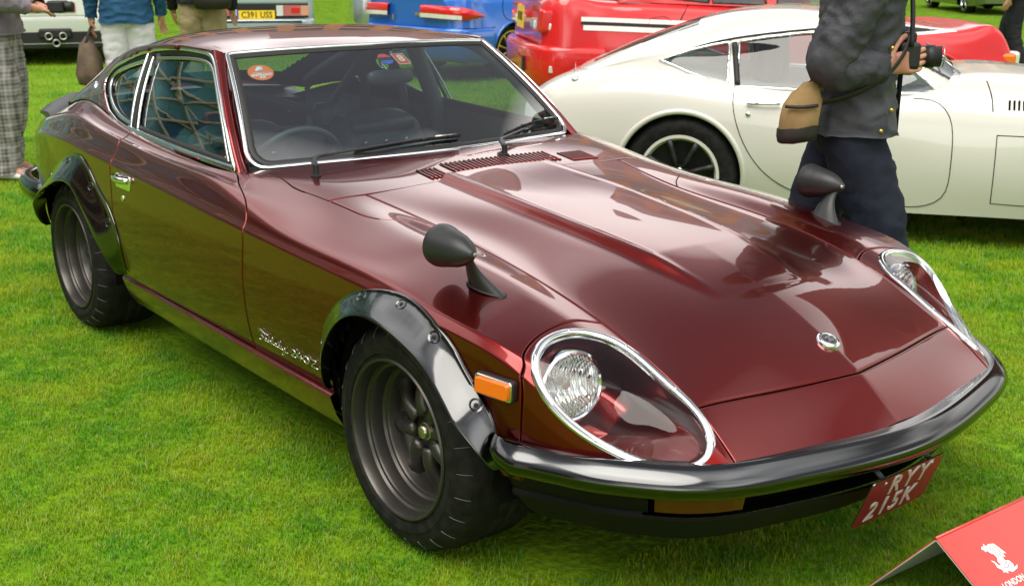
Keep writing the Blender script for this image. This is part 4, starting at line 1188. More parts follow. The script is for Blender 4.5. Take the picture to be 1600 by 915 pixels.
# ------------------------------------------------------------------ lawn
def lawn_mat():
    m = mat('lawn', (.05, .13, .012), .85, spec=.2)
    n, l, b = nodes(m)
    t = n.new("ShaderNodeTexCoord")
    z1 = n.new("ShaderNodeTexNoise"); z1.inputs["Scale"].default_value = .9; z1.inputs["Detail"].default_value = 6
    z2 = n.new("ShaderNodeTexNoise"); z2.inputs["Scale"].default_value = 38; z2.inputs["Detail"].default_value = 5
    for z in (z1, z2): l.new(t.outputs["Object"], z.inputs["Vector"])
    r1 = n.new("ShaderNodeMapRange"); r1.inputs["From Min"].default_value = .35; r1.inputs["From Max"].default_value = .68
    r2 = n.new("ShaderNodeMapRange"); r2.inputs["From Min"].default_value = .32; r2.inputs["From Max"].default_value = .68
    l.new(z1.outputs["Fac"], r1.inputs["Value"]); l.new(z2.outputs["Fac"], r2.inputs["Value"])
    x1 = n.new("ShaderNodeMix"); x1.data_type = 'RGBA'; x1.inputs["A"].default_value = (.13, .29, .003, 1); x1.inputs["B"].default_value = (.21, .34, .008, 1)
    x2 = n.new("ShaderNodeMix"); x2.data_type = 'RGBA'; x2.inputs["A"].default_value = (.09, .18, .003, 1)
    l.new(r1.outputs["Result"], x1.inputs["Factor"]); l.new(r2.outputs["Result"], x2.inputs["Factor"]); l.new(x1.outputs["Result"], x2.inputs["B"])
    l.new(x2.outputs["Result"], b.inputs["Base Color"])
    p = n.new("ShaderNodeBump"); p.inputs["Strength"].default_value = .6; p.inputs["Distance"].default_value = .02
    l.new(z2.outputs["Fac"], p.inputs["Height"]); l.new(p.outputs["Normal"], b.inputs["Normal"])
    return m
_N = 60
gx = np.concatenate([-np.geomspace(1500, 12, 20), np.linspace(-11, 11, 40), np.geomspace(12, 1500, 20)])
V = [(x, y, 0.0) for x in gx for y in gx]
o = mesh_obj('lawn', V, grid_faces(len(gx), len(gx)), lawn_mat())
tag(o, 'bright green mown lawn under all the cars', None, None, 'structure')

def blade_mat():
    m = bpy.data.materials.new('grass_blade'); m.use_nodes = True
    n, l = m.node_tree.nodes, m.node_tree.links; n.clear()
    o = n.new("ShaderNodeOutputMaterial"); d = n.new("ShaderNodeBsdfPrincipled"); tr = n.new("ShaderNodeBsdfTranslucent"); x = n.new("ShaderNodeMixShader")
    x.inputs["Fac"].default_value = .35; d.inputs["Roughness"].default_value = .5; d.inputs["Specular IOR Level"].default_value = .25
    g = n.new("ShaderNodeNewGeometry"); z = n.new("ShaderNodeTexNoise"); z.inputs["Scale"].default_value = 3.2; z.inputs["Detail"].default_value = 8; z.inputs["Roughness"].default_value = .62
    l.new(g.outputs["Position"], z.inputs["Vector"])
    r = n.new("ShaderNodeMapRange"); r.inputs["From Min"].default_value = .40; r.inputs["From Max"].default_value = .62
    l.new(z.outputs["Fac"], r.inputs["Value"])
    a = n.new("ShaderNodeMix"); a.data_type = 'RGBA'; a.inputs["A"].default_value = (.095, .31, .003, 1); a.inputs["B"].default_value = (.33, .43, .010, 1)
    l.new(r.outputs["Result"], a.inputs["Factor"])
    c = n.new("ShaderNodeMix"); c.data_type = 'RGBA'; c.inputs["B"].default_value = (.42, .38, .12, 1)
    rr = n.new("ShaderNodeMapRange"); rr.inputs["From Min"].default_value = .80; rr.inputs["From Max"].default_value = 1.0; rr.inputs["To Max"].default_value = .9
    l.new(g.outputs["Random Per Island"], rr.inputs["Value"]); l.new(rr.outputs["Result"], c.inputs["Factor"]); l.new(a.outputs["Result"], c.inputs["A"])
    e = n.new("ShaderNodeMix"); e.data_type = 'RGBA'; e.inputs["B"].default_value = (.22, .42, .16, 1)
    r3 = n.new("ShaderNodeMapRange"); r3.inputs["From Min"].default_value = .14; r3.inputs["From Max"].default_value = .0; r3.inputs["To Max"].default_value = .8
    l.new(g.outputs["Random Per Island"], r3.inputs["Value"]); l.new(r3.outputs["Result"], e.inputs["Factor"]); l.new(c.outputs["Result"], e.inputs["A"]); c = e
    l.new(c.outputs["Result"], d.inputs["Base Color"]); l.new(c.outputs["Result"], tr.inputs["Color"])
    l.new(d.outputs["BSDF"], x.inputs[1]); l.new(tr.outputs["BSDF"], x.inputs[2]); l.new(x.outputs["Shader"], o.inputs["Surface"])
    return m
def tuft(k, nb, size, h):
    r = np.random.default_rng(k); V, F = [], []
    for i in range(nb):
        x, y = r.uniform(-size, size, 2); a = r.uniform(0, 2 * math.pi); hh = h * r.uniform(.55, 1.15) * (1.7 if r.random() < .02 else 1); le = hh * r.uniform(.15, .9); wd = r.uniform(.0009, .0017) * (h / .028) ** .5
        dx, dy = math.cos(a), math.sin(a); px_, py_ = -dy * wd, dx * wd; o = len(V)
        for u, ww in ((0, 1), (.5, .85), (1, .12)):
            cx, cy, cz = x + dx * le * u ** 1.8, y + dy * le * u ** 1.8, hh * (u - .18 * u * u)
            V += [(cx - px_ * ww, cy - py_ * ww, cz), (cx + px_ * ww, cy + py_ * ww, cz)]
        F += [(o, o + 1, o + 3, o + 2), (o + 2, o + 3, o + 5, o + 4)]
    me = bpy.data.meshes.new('grass_tuft'); me.from_pydata(V, [], F); me.materials.append(BL); me.update()
    return bpy.data.objects.new('grass_tuft', me)
BL = blade_mat()
def grass(name, pts, tufts, smin, smax, label):
    c = bpy.data.collections.new(name + '_tufts')
    for t in tufts: c.objects.link(t)
    me = bpy.data.meshes.new(name); me.from_pydata([tuple(p) for p in pts], [], []); me.materials.append(BL)
    o = bpy.data.objects.new(name, me); COL.objects.link(o)
    g = bpy.data.node_groups.new(name, 'GeometryNodeTree')
    g.interface.new_socket('Geometry', in_out='INPUT', socket_type='NodeSocketGeometry'); g.interface.new_socket('Geometry', in_out='OUTPUT', socket_type='NodeSocketGeometry')
    N, L = g.nodes, g.links
    gi, go = N.new('NodeGroupInput'), N.new('NodeGroupOutput')
    mp = N.new('GeometryNodeMeshToPoints'); ip = N.new('GeometryNodeInstanceOnPoints'); ci = N.new('GeometryNodeCollectionInfo')
    ci.inputs['Collection'].default_value = c; ci.inputs['Separate Children'].default_value = True; ci.inputs['Reset Children'].default_value = True
    ip.inputs['Pick Instance'].default_value = True
    rv = N.new('FunctionNodeRandomValue'); rv.data_type = 'FLOAT'; rv.inputs[2].default_value = 0; rv.inputs[3].default_value = 6.283
    cx = N.new('ShaderNodeCombineXYZ'); L.new(rv.outputs[1], cx.inputs['Z'])
    rs = N.new('FunctionNodeRandomValue'); rs.data_type = 'FLOAT'; rs.inputs[2].default_value = smin; rs.inputs[3].default_value = smax; rs.inputs['Seed'].default_value = 5
    L.new(gi.outputs[0], mp.inputs[0]); L.new(mp.outputs[0], ip.inputs['Points']); L.new(ci.outputs[0], ip.inputs['Instance']); L.new(cx.outputs[0], ip.inputs['Rotation']); L.new(rs.outputs[1], ip.inputs['Scale']); L.new(ip.outputs[0], go.inputs[0])
    md = o.modifiers.new('grass', 'NODES'); md.node_group = g
    tag(o, label, None, None, 'stuff')
_C = np.array([2.354, -2.301]); _F = np.array([-.7824, .6227]); _S = np.array([.6227, .7824])
def field(d0, d1, step, spread):
    P = []
    for d in np.arange(d0, d1, step):
        for s in np.arange(-d * .5 - spread, d * .5 + spread, step):
            P.append(_C + _F * d + _S * s)
    P = np.array(P); P += rng.uniform(-step * .6, step * .6, P.shape)
    return np.column_stack([P, np.zeros(len(P))])
near = field(1.0, 4.6, .050, .9)
under = (np.abs(near[:, 1]) < .62) & (near[:, 0] < .45) & (near[:, 0] > -2.6)
grass('short_grass', near[~under], [tuft(k, 90, .042, .0175) for k in range(8)], .8, 1.25, 'short blades of the mown lawn in the foreground')
mid = field(4.6, 9.5, .085, 1.2)
under = (np.abs(mid[:, 1]) < .65) & (mid[:, 0] < .45) & (mid[:, 0] > -2.9)
grass('mid_grass', mid[~under], [tuft(20 + k, 90, .07, .030) for k in range(6)], .8, 1.3, 'mown lawn blades around and behind the maroon coupe')
far = field(9.5, 42, .26, 2.0)
grass('far_grass', far, [tuft(40 + k, 90, .19, .040) for k in range(5)], .8, 1.3, 'mown lawn blades in the distance among the parked cars')

# ------------------------------------------------------------------ buildings round the ground (they show in the paint and glass)
M['brick'] = noise_col(mat('red_brick', (.23, .06, .035), .9), (.17, .045, .03), (.30, .10, .06), 1.2)
M['brick_orange'] = noise_col(mat('orange_brick', (.42, .16, .06), .9), (.34, .12, .05), (.48, .2, .08), .8)
M['stone'] = mat('pale_stone', (.48, .45, .40), .8)
M['win'] = mat('window_dark', (.03, .04, .05), .08, 0, 0, spec=.8)
M['bluewin'] = noise_col(mat('blue_glazing', (.03, .12, .19), .1, spec=.9), (.01, .05, .09), (.08, .25, .34), .12, 2, .4, .6)
_n, _l, _b = nodes(M['bluewin']); _t = _n.new("ShaderNodeTexCoord"); _v = _n.new("ShaderNodeTexVoronoi"); _v.distance = 'CHEBYCHEV'; _v.inputs["Scale"].default_value = .35; _v.inputs["Randomness"].default_value = .35
_x = _n.new("ShaderNodeMix"); _x.data_type = 'RGBA'; _x.inputs["A"].default_value = (.02, .16, .30, 1); _x.inputs["B"].default_value = (.25, .62, .74, 1); _l.new(_t.outputs["Object"], _v.inputs["Vector"]); _s = _n.new("ShaderNodeSeparateColor"); _l.new(_v.outputs["Color"], _s.inputs["Color"]); _l.new(_s.outputs[0], _x.inputs["Factor"]); _l.new(_x.outputs["Result"], _b.inputs["Base Color"])  # bright pane blues: reflected sky put into the base colour
M['beige'] = mat('beige_frame', (.58, .52, .42), .6)
M['slate'] = mat('slate', (.09, .09, .10), .8)
def building(name, label, c, ang, L_, D_, H_, wm, fm, wn, nx, nz, fw=.62, fh=.6, band=.35, roof=True):
    e = empty(name, (c[0], c[1], 0), label, 'building', ang)
    v, f = box_vf((0, 0, H_ / 2), (L_, D_, H_)); mesh_obj('wall', v, f, wm, e, smooth=False)
    W, B = [], []
    for side in (-1, 1):
        for i in range(nx):
            for k in range(nz):
                cx = -L_ / 2 + L_ * (i + .5) / nx; cz = H_ * (k + .55) / nz; w_, h_ = L_ / nx * fw, H_ / nz * fh
                W.append(box_vf((cx, side * (D_ / 2 + .02), cz), (w_, .1, h_)))
                B.append(box_vf((cx, side * (D_ / 2 + .06), cz - h_ / 2 - .1), (w_ * 1.15, .3, .2)))
    for k in range(nz + 1): B.append(box_vf((0, 0, H_ * k / nz if k else .3), (L_ + .3, D_ + .3, band)))
    v, f = join_vf(*W); mesh_obj('window', v, f, wn, e, smooth=False)["kind"] = "stuff"
    v, f = join_vf(*B); mesh_obj('ledge', v, f, fm, e, smooth=False)["kind"] = "stuff"
    if roof:
        v = [(-L_ / 2 - .4, -D_ / 2 - .4, H_), (L_ / 2 + .4, -D_ / 2 - .4, H_), (L_ / 2 + .4, D_ / 2 + .4, H_), (-L_ / 2 - .4, D_ / 2 + .4, H_), (-L_ / 2, 0, H_ + D_ * .3), (L_ / 2, 0, H_ + D_ * .3)]
        mesh_obj('roof', v, [(0, 1, 5, 4), (2, 3, 4, 5), (0, 4, 3), (1, 2, 5)], M['slate'], e, smooth=False)
    return e
building('brick_terrace', 'long red brick building with rows of pale-silled windows and a slate roof', (-17.2, -34.1), R(154), 44, 10, 13, M['brick'], M['stone'], M['win'], 16, 4)
building('brick_hall', 'orange brick hall with tall windows across the lawn', (-58, 47), R(42), 62, 14, 15, M['brick_orange'], M['stone'], M['win'], 18, 3)
building('brick_warehouse', 'tall dark red brick warehouse block rising beside the orange hall', (-66, 43), R(50), 17, 12, 25, M['brick'], M['stone'], M['win'], 6, 7)
building('corner_block', 'narrow brick corner block with a pitched slate roof', (-50, 60), R(42), 11, 11, 27, M['brick_orange'], M['stone'], M['win'], 4, 8)
building('office_tower', 'tall brown office tower with close horizontal window bands', (-14, 74), R(12), 17, 17, 44, M['brick'], M['brick'], M['win'], 8, 22, .94, .55, .4, False)
def glass_tower():
    e = empty('glass_office', (-47, -15.5, 0), 'blue glass office block behind a curved beige lattice', 'building', math.atan2(-15.5, -47) + math.pi / 2)
    L_, H_ = 36, 26
    v, f = box_vf((0, 0, H_ / 2), (L_, 16, H_)); mesh_obj('wall', v, f, M['bluewin'], e, smooth=False)
    parts = []
    for side in (-1, 1):
        for k in range(-7, 11):
            for dr in (-1, 1):
                P = [(-L_ / 2 + L_ * u, side * 8.4, H_ * (k / 7 + (u * 1.2 if dr > 0 else 1.2 - u * 1.2))) for u in np.linspace(0, 1, 24)]
                P = [p for p in P if 0 < p[2] < H_]
                if len(P) > 2: parts.append(tube_vf(P, .20, 6))
        for k in range(7): parts.append(box_vf((0, side * 8.1, H_ * k / 7), (L_, .3, .25)))
    v, f = join_vf(*parts); mesh_obj('lattice', v, f, M['beige'], e)["kind"] = "stuff"
glass_tower()
# ------------------------------------------------------------------ the other cars
from mathutils import noise as mnoise
M['white_paint'] = mat('ivory_paint', (.60, .59, .53), .4, 0, 1.0, .03)
M['white2'] = mat('white_paint', (.66, .67, .66), .4, 0, 1.0, .03)
M['red_paint'] = mat('red_paint', (.62, .008, .010), .4, 0, 1.0, .03)
M['blue_paint'] = mat('blue_paint', (.012, .13, .55), .35, .2, 1.0, .03)
M['silver_paint'] = mat('silver_paint', (.42, .47, .49), .3, .6, 1.0, .03)
M['pale_blue_paint'] = mat('pale_silver_blue', (.38, .46, .50), .35, .4, 1.0, .03)
M['green_paint'] = mat('olive_paint', (.10, .14, .055), .3, .4, 1.0, .03)
M['car_glass'] = glass_mat('car_glass', (.45, .52, .54), 1.0, 1.7)
M['yellow_plate'] = mat('yellow_plate', (.85, .58, .02), .4)
M['cast_spoke'] = mat('cast_spoke', (.03, .03, .03), .45, .4)
M['gold'] = mat('gold_wheel', (.62, .42, .10), .3, .8)
M['alloy'] = mat('alloy', (.62, .63, .64), .25, 1.0)
M['black_plastic'] = mat('black_plastic', (.012, .012, .013), .5)
M['lens_clear'] = mat('clear_lens', (.75, .75, .72), .12, .2, 1.0)
M['lens_red'] = mat('red_tail_lens', (.62, .012, .015), .15, 0, 1.0)
M['lens_dim'] = mat('pink_tail_lens', (.45, .13, .12), .2, 0, .8)
M['text_black'] = mat('black_print', (.012, .012, .012), .6)

class Skin:
    def __init__(s, rows, tk):
        s.sk = np.array([r[0] for r in rows]); s.g = np.array([r[1] for r in rows], float); s.tk = np.array(tk)
    def at(s, a, t):
        return np.einsum('ir,jc,rcd->ijd', cardinal(s.sk, a), cardinal(s.tk, t), s.g)
def xrows(L):
    """(x, [(y, z), ...]) -> skin rows"""
    return [(x, [(x, y, z) for y, z in c]) for x, c in L]

def two_sided(P):
    n, m = P.shape[:2]
    return np.concatenate([mir(P[:, :0:-1].reshape(-1, 3)).reshape(n, m - 1, 3), P], 1)

def seam(name, pts, r, m, root):
    return tube(name, pts, r, m, root, 6)

class Car:
    def __init__(s, name, label, loc, rotz, paint, rows, tk, wheels, pitch=0.0, group=None):
        s.root = empty(name, loc, label, 'car', rotz, group); s.root.rotation_euler = (0, pitch, rotz)
        s.paint = paint; s.sk = Skin(xrows(rows), tk); s.wheels = wheels
    def lower(s, ns=150, nt=50, doors=(), arch_r=.33, t0=0.0, name='body'):
        P = two_sided(s.sk.at(np.linspace(s.sk.sk[0], s.sk.sk[-1], ns), np.linspace(t0, 1, nt)))
        sh = P.shape[:2]; V = P.reshape(-1, 3); F = grid_faces(*sh); c = V[np.array(F)].mean(1)
        k = np.zeros(len(F), int)
        for (wx, wy, wr) in s.wheels: k[(np.hypot(c[:, 0] - wx, c[:, 2] - wr) < arch_r) & (np.abs(c[:, 1]) > .35)] = -1
        for i, d in enumerate(doors):
            q = in_poly(c[:, [0, 2]], V3(d)) & (np.abs(c[:, 1]) > .4)
            k[q & (c[:, 1] < 0) & (k == 0)] = 2 * i + 1; k[q & (c[:, 1] > 0) & (k == 0)] = 2 * i + 2
        b = mesh_obj(name, V, [f for f, q in zip(F, k) if q == 0], s.paint, s.root)
        # close the two ends
        for e, fl in ((0, False), (sh[0] - 1, True)):
            ring = P[e]; ctr = ring.mean(0); VV = np.vstack([ring, [ctr]]); n = len(ring)
            mesh_obj('end_panel', VV, [((i + 1) % n, i, n) if not fl else (i, (i + 1) % n, n) for i in range(n)], s.paint, s.root)
        for i in range(2 * len(doors)):
            ff = [f for f, q in zip(F, k) if q == i + 1]
            if not ff: continue
            ids = sorted({v for f in ff for v in f}); mp = {v: j for j, v in enumerate(ids)}
            mesh_obj('door', V[ids] * 1.0, [tuple(mp[v] for v in f) for f in ff], s.paint, s.root)
        for (wx, wy, wr) in s.wheels:
            for sg in (-1, 1):
                tube('arch_lip', [s.side(wx + arch_r * math.cos(a), wr + arch_r * math.sin(a), sg, -.006) for a in np.linspace(R(-18), R(198), 60)], .016, s.paint, s.root, 8)
        # underside
        L = np.array([p for p in P[:, -1]]); Rr = np.array([p for p in P[:, 0]])
        VV = np.vstack([L, Rr]); n = len(L)
        mesh_obj('underside', VV, [(i, i + 1, n + i + 1, n + i) for i in range(n - 1)], M['black'], s.root)
        return b
    def side(s, x, z, sg=-1, lift=.003):
        if not hasattr(s, '_d'):
            a = np.linspace(s.sk.sk[0], s.sk.sk[-1], 260); t = np.linspace(s.sk.tk[2], 1, 120); s._d = s.sk.at(a, t).reshape(-1, 3)
        p = s._d[np.argmin((s._d[:, 0] - x) ** 2 + (s._d[:, 2] - z) ** 2)]
        return V3((x, sg * (p[1] + lift), z))
    def line(s, name, xz, m, r=.0035, sg=-1, closed=False, curve=True):
        q = spl(xz, 50, power=1.0) if curve else poly(xz, 50)
        return tube(name, [s.side(x, z, sg, .0) for x, z in q], r, m, s.root, 6)
    def cabin(s, rows, tk, windows, ws=None, rw=None, ns=110, nt=60, trim=None, tr=.006):
        """rows front -> back over the roof; columns centre .. belt; windows: side polygons (x, z)"""
        G = np.array(rows, float); k = chord(G[:, 0], 1.0); sk = Skin(list(zip(k, G)), tk)
        P = two_sided(sk.at(np.linspace(0, 1, ns), np.linspace(0, 1, nt))); sh = P.shape[:2]; V = P.reshape(-1, 3); F = grid_faces(*sh, flip=True); c = V[np.array(F)].mean(1)
        side = np.abs(c[:, 1]) > np.interp(c[:, 0], [min(G[0, 0, 0], G[-1, 0, 0]), max(G[0, 0, 0], G[-1, 0, 0])], [.40, .40])
        kk = np.zeros(len(F), int)
        for i, wq in enumerate(windows):
            q = in_poly(c[:, [0, 2]], V3(wq)) & side; kk[q & (c[:, 1] < 0)] = 10 + i; kk[q & (c[:, 1] > 0)] = 30 + i
        if ws: kk[(c[:, 0] < ws[0]) & (c[:, 0] > ws[1]) & (np.abs(c[:, 1]) < np.interp(c[:, 0], [ws[1], ws[0]], [ws[2], ws[3]])) & (kk == 0)] = 1
        if rw: kk[(c[:, 0] < rw[0]) & (c[:, 0] > rw[1]) & (np.abs(c[:, 1]) < np.interp(c[:, 0], [rw[1], rw[0]], [rw[2], rw[3]])) & (kk == 0)] = 2
        mesh_obj('roof_shell', V, [f for f, q in zip(F, kk) if q == 0], s.paint, s.root)
        for val in sorted(set(kk) - {0}):
            ff = [f for f, q in zip(F, kk) if q == val]; ids = sorted({v for f in ff for v in f}); mp = {v: j for j, v in enumerate(ids)}
            nm = {1: 'windscreen', 2: 'rear_window'}.get(val, 'side_window')
            W = V[ids].copy(); W[:, 1] *= .992; W[:, 2] -= .003
            mesh_obj(nm, W, [tuple(mp[v] for v in f) for f in ff], M['car_glass'], s.root)
        pts = P[:, nt - 1:].reshape(-1, 3)
        pts = pts[np.abs(pts[:, 1]) > .38]
        def cab_side(x, z, sg=-1):
            p = pts[np.argmin((pts[:, 0] - x) ** 2 + (pts[:, 2] - z) ** 2)]; return V3((x, sg * (p[1] + .003), z))
        s.cab_side = cab_side
        if trim is not None:
            for wq in windows:
                for sg in (-1, 1):
                    q = poly(list(wq) + [wq[0]], 90)[:-1]; tube('window_trim', [cab_side(x, z, sg) for x, z in q], tr, trim, s.root, 6, closed=True)
        # dark tub and seats so that the glass has something behind it
        xs = G[:, 0, 0]; x0, x1 = xs.min() + .25, xs.max() - .25
        zb = float(np.median(G[:, -1, 2]))
        v, f = join_vf(box_vf(((x0 + x1) / 2, 0, .35), (x1 - x0, 1.2, .04)), box_vf((x1 + .02, 0, zb - .12), (.3, 1.2, .12)), box_vf((x0, 0, zb - .15), (.5, 1.15, .05)))
        mesh_obj('cabin_tub', v, f, M['int2'], s.root, smooth=False)
        for ys in (-.34, .34):
            xm = x0 + (x1 - x0) * .52
            v, f = lathe_vf([(.001, .32), (.10, .30), (.17, .2), (.20, .0), (.21, -.25), (.19, -.35)], 16, 'z'); v = v * V3((.42, 1, 1)) + V3((xm, ys, zb - .02))
            mesh_obj('seat', v, f, M['int'], s.root)
    def make_wheels(s, rim, style='disc', spokes=6, rr=.66, wid=.20):
        for (wx, wy, wr) in s.wheels:
            for sg in (-1, 1):
                e = bpy.data.objects.new('wheel', None); link(e, s.root); e.location = (wx, sg * wy, wr)
                fl = lambda f: [q[::-1] for q in f] if sg > 0 else f
                v, f = lathe_vf([(wr * rr, sg * -.01), (wr * (rr + .03), 0), (wr * .86, sg * .006), (wr * .94, sg * -.012), (wr * .99, sg * -.04), (wr, sg * -.07), (wr, sg * -(wid - .05)), (wr * .93, sg * -wid), (wr * .6, sg * -wid)], 48, 'y')
                mesh_obj('tyre', v, fl(f), M['tyre'], e, sharp=60)
                v, f = lathe_vf([(wr * (rr + .01), sg * -.004), (wr * (rr - .005), sg * .002), (wr * (rr - .05), sg * -.008), (wr * (rr - .08), sg * -.05), (wr * .05, sg * -.075)], 48, 'y')
                mesh_obj('rim', v, fl(f), M['black_plastic'] if style != 'disc' else rim, e, sharp=40)
                v, f = lathe_vf([(wr * (rr + .015), sg * -.002), (wr * (rr + .01), sg * .006), (wr * (rr - .035), sg * .006), (wr * (rr - .075), sg * -.010), (wr * (rr - .08), sg * -.03)], 48, 'y')
                mesh_obj('rim_lip', v, fl(f), rim, e, sharp=40)
                for k in range(spokes):
                    a = 2 * math.pi * k / spokes + .3
                    p0, p1 = V3((.05 * math.cos(a), sg * -.022, .05 * math.sin(a))), V3((wr * (rr - .05) * math.cos(a), sg * -.012, wr * (rr - .05) * math.sin(a)))
                    v, f = tube_vf(poly([p0, p1], 4), [.020, .018, .017, .022] if style == 'spoke' else [.026, .024, .024, .03], 6, flat=.6)
                    mesh_obj('spoke', v, f, rim if style == 'spoke' else M['cast_spoke'], e)
                v, f = lathe_vf([(.001, sg * .004), (.030, sg * .002), (.044, sg * -.012), (.05, sg * -.04)], 20, 'y'); mesh_obj('hub_cap', v, fl(f), M['steel'], e)
                an = np.linspace(R(-12), R(192), 30); v = np.array([(r_ * math.cos(a), sg * d, r_ * math.sin(a)) for a in an for r_, d in ((wr * 1.06, -.03), (wr * 1.06, -.36), (.03, -.36))]); f = grid_faces(30, 3)
                mesh_obj('wheel_house', v, f, M['black'], s.root).location = (wx, sg * (wy - .0), wr)
    def sweep(s, name, P, prof, m):
        q = plan_path(P, 0.0, 81); n = len(q); T = np.gradient(q, axis=0); T /= np.linalg.norm(T, axis=1)[:, None]; S = np.stack([T[:, 1], -T[:, 0], np.zeros(n)], 1)
        if S[n // 2] @ (q[n // 2] - q[0]) < 0: S = -S
        k = len(prof); V = [q[i] + S[i] * a + np.array([0, 0, b]) for i in range(n) for a, b in prof]
        o = mesh_obj(name, V, grid_faces(n, k, closed_v=True) + [tuple(range(k)), tuple(reversed(range((n - 1) * k, n * k)))], m, s.root, sharp=50)
        bm = bmesh.new(); bm.from_mesh(o.data); bmesh.ops.recalc_face_normals(bm, faces=bm.faces); bm.to_mesh(o.data); bm.free()
        return o
    def box(s, name, c, sz, m, bev=.008, rot=None):
        v, f = box_vf(c, sz, rot); return bevel_obj(mesh_obj(name, v, f, m, s.root, smooth=False), bev, 2)
    def plate(s, c, w_, h_, txt, rotz, tilt=0.0, m=None, tm=None, size=None, sx=1.0):
        """plate whose reading direction and normal come from rotz about the car's z"""
        ex = V3((math.cos(rotz), math.sin(rotz), 0)); nn = V3((math.sin(rotz), -math.cos(rotz), 0)); ey = V3((0, 0, 1)) * math.cos(tilt) - nn * math.sin(tilt); nn = np.cross(ex, ey)
        v, f = prism_vf([(-w_ / 2, -h_ / 2), (w_ / 2, -h_ / 2), (w_ / 2, h_ / 2), (-w_ / 2, h_ / 2)], .006, (c, ex, ey, nn)); o = mesh_obj('number_plate', v, f, m or M['yellow_plate'], s.root, smooth=False)
        if txt: text_obj('plate_text', txt, size or h_ * .9, tm or M['text_black'], o, frame_m(V3(c) + nn * .0075, ex, ey), .0006, sx=sx, bold=.002)
        return o, ex, ey, nn

# ---- ivory sports coupe (seen side on)
GT_R = [
 (-.90, [(0, .69), (.25, .69), (.42, .685), (.50, .665), (.56, .625), (.585, .55), (.57, .40), (.50, .27)]),
 (-.78, [(0, .77), (.28, .765), (.50, .755), (.60, .725), (.66, .66), (.69, .56), (.685, .40), (.62, .23)]),
 (-.55, [(0, .84), (.32, .84), (.57, .825), (.67, .79), (.74, .71), (.77, .57), (.765, .38), (.70, .20)]),
 (-.25, [(0, .87), (.34, .87), (.62, .855), (.71, .82), (.775, .73), (.80, .57), (.79, .36), (.74, .19)]),
 (.05, [(0, .85), (.35, .85), (.66, .835), (.725, .805), (.782, .72), (.805, .56), (.79, .35), (.74, .185)]),
 (.35, [(0, .80), (.36, .80), (.685, .785), (.735, .76), (.78, .69), (.80, .55), (.785, .34), (.74, .18)]),
 (.70, [(0, .78), (.36, .78), (.692, .765), (.737, .742), (.775, .67), (.795, .54), (.78, .34), (.74, .18)]),
 (1.10, [(0, .80), (.36, .795), (.685, .765), (.733, .742), (.772, .67), (.79, .54), (.775, .34), (.74, .18)]),
 (1.36, [(0, .866), (.30, .858), (.60, .825), (.69, .785), (.757, .69), (.787, .54), (.775, .34), (.735, .18)]),
 (1.70, [(0, .872), (.28, .864), (.52, .835), (.66, .795), (.755, .695), (.787, .55), (.775, .34), (.73, .18)]),
 (2.10, [(0, .84), (.27, .835), (.48, .815), (.64, .795), (.755, .70), (.79, .55), (.775, .34), (.73, .18)]),
 (2.45, [(0, .80), (.26, .795), (.46, .78), (.61, .77), (.735, .68), (.77, .53), (.755, .34), (.70, .19)]),
 (2.80, [(0, .72), (.25, .715), (.43, .70), (.56, .685), (.675, .60), (.70, .48), (.68, .33), (.62, .20)]),
 (3.10, [(0, .62), (.22, .615), (.37, .605), (.47, .59), (.56, .53), (.585, .43), (.56, .32), (.50, .22)]),
 (3.26, [(0, .53), (.15, .525), (.24, .52), (.30, .51), (.36, .48), (.38, .42), (.36, .34), (.30, .27)])]
TKB = [0, .2, .42, .5, .6, .72, .88, 1.0]
GT = Car('sports_coupe', 'ivory white sports coupe side on with wire-thin door handle and black wheels', (-2.484, 2.94, 0), R(36), M['white_paint'], GT_R, TKB, [(0, .78, .3175), (2.33, .765, .3175)])
GT_DOOR = spl([(.262, .79), (.262, .72), (.29, .60), (.345, .48), (.44, .36), (.55, .285), (.68, .242), (.82, .226), (1.05, .221), (1.24, .222), (1.32, .265), (1.352, .42), (1.348, .58), (1.325, .68), (1.28, .735), (1.15, .757)], 90, power=1.0)
GT.lower(190, 80, arch_r=.338, doors=[np.vstack([GT_DOOR, [(1.1, .80), (.4, .80)]])])
GT_W = [[(-.145, .902), (.02, .96), (.13, .988), (.212, 1.003), (.222, .79), (.15, .805), (.02, .845), (-.09, .885)],
        [(.262, 1.008), (.40, 1.032), (.60, 1.058), (.80, 1.066), (.90, 1.045), (1.06, .95), (1.25, .805), (1.26, .782), (1.0, .775), (.6, .778), (.272, .786)]]
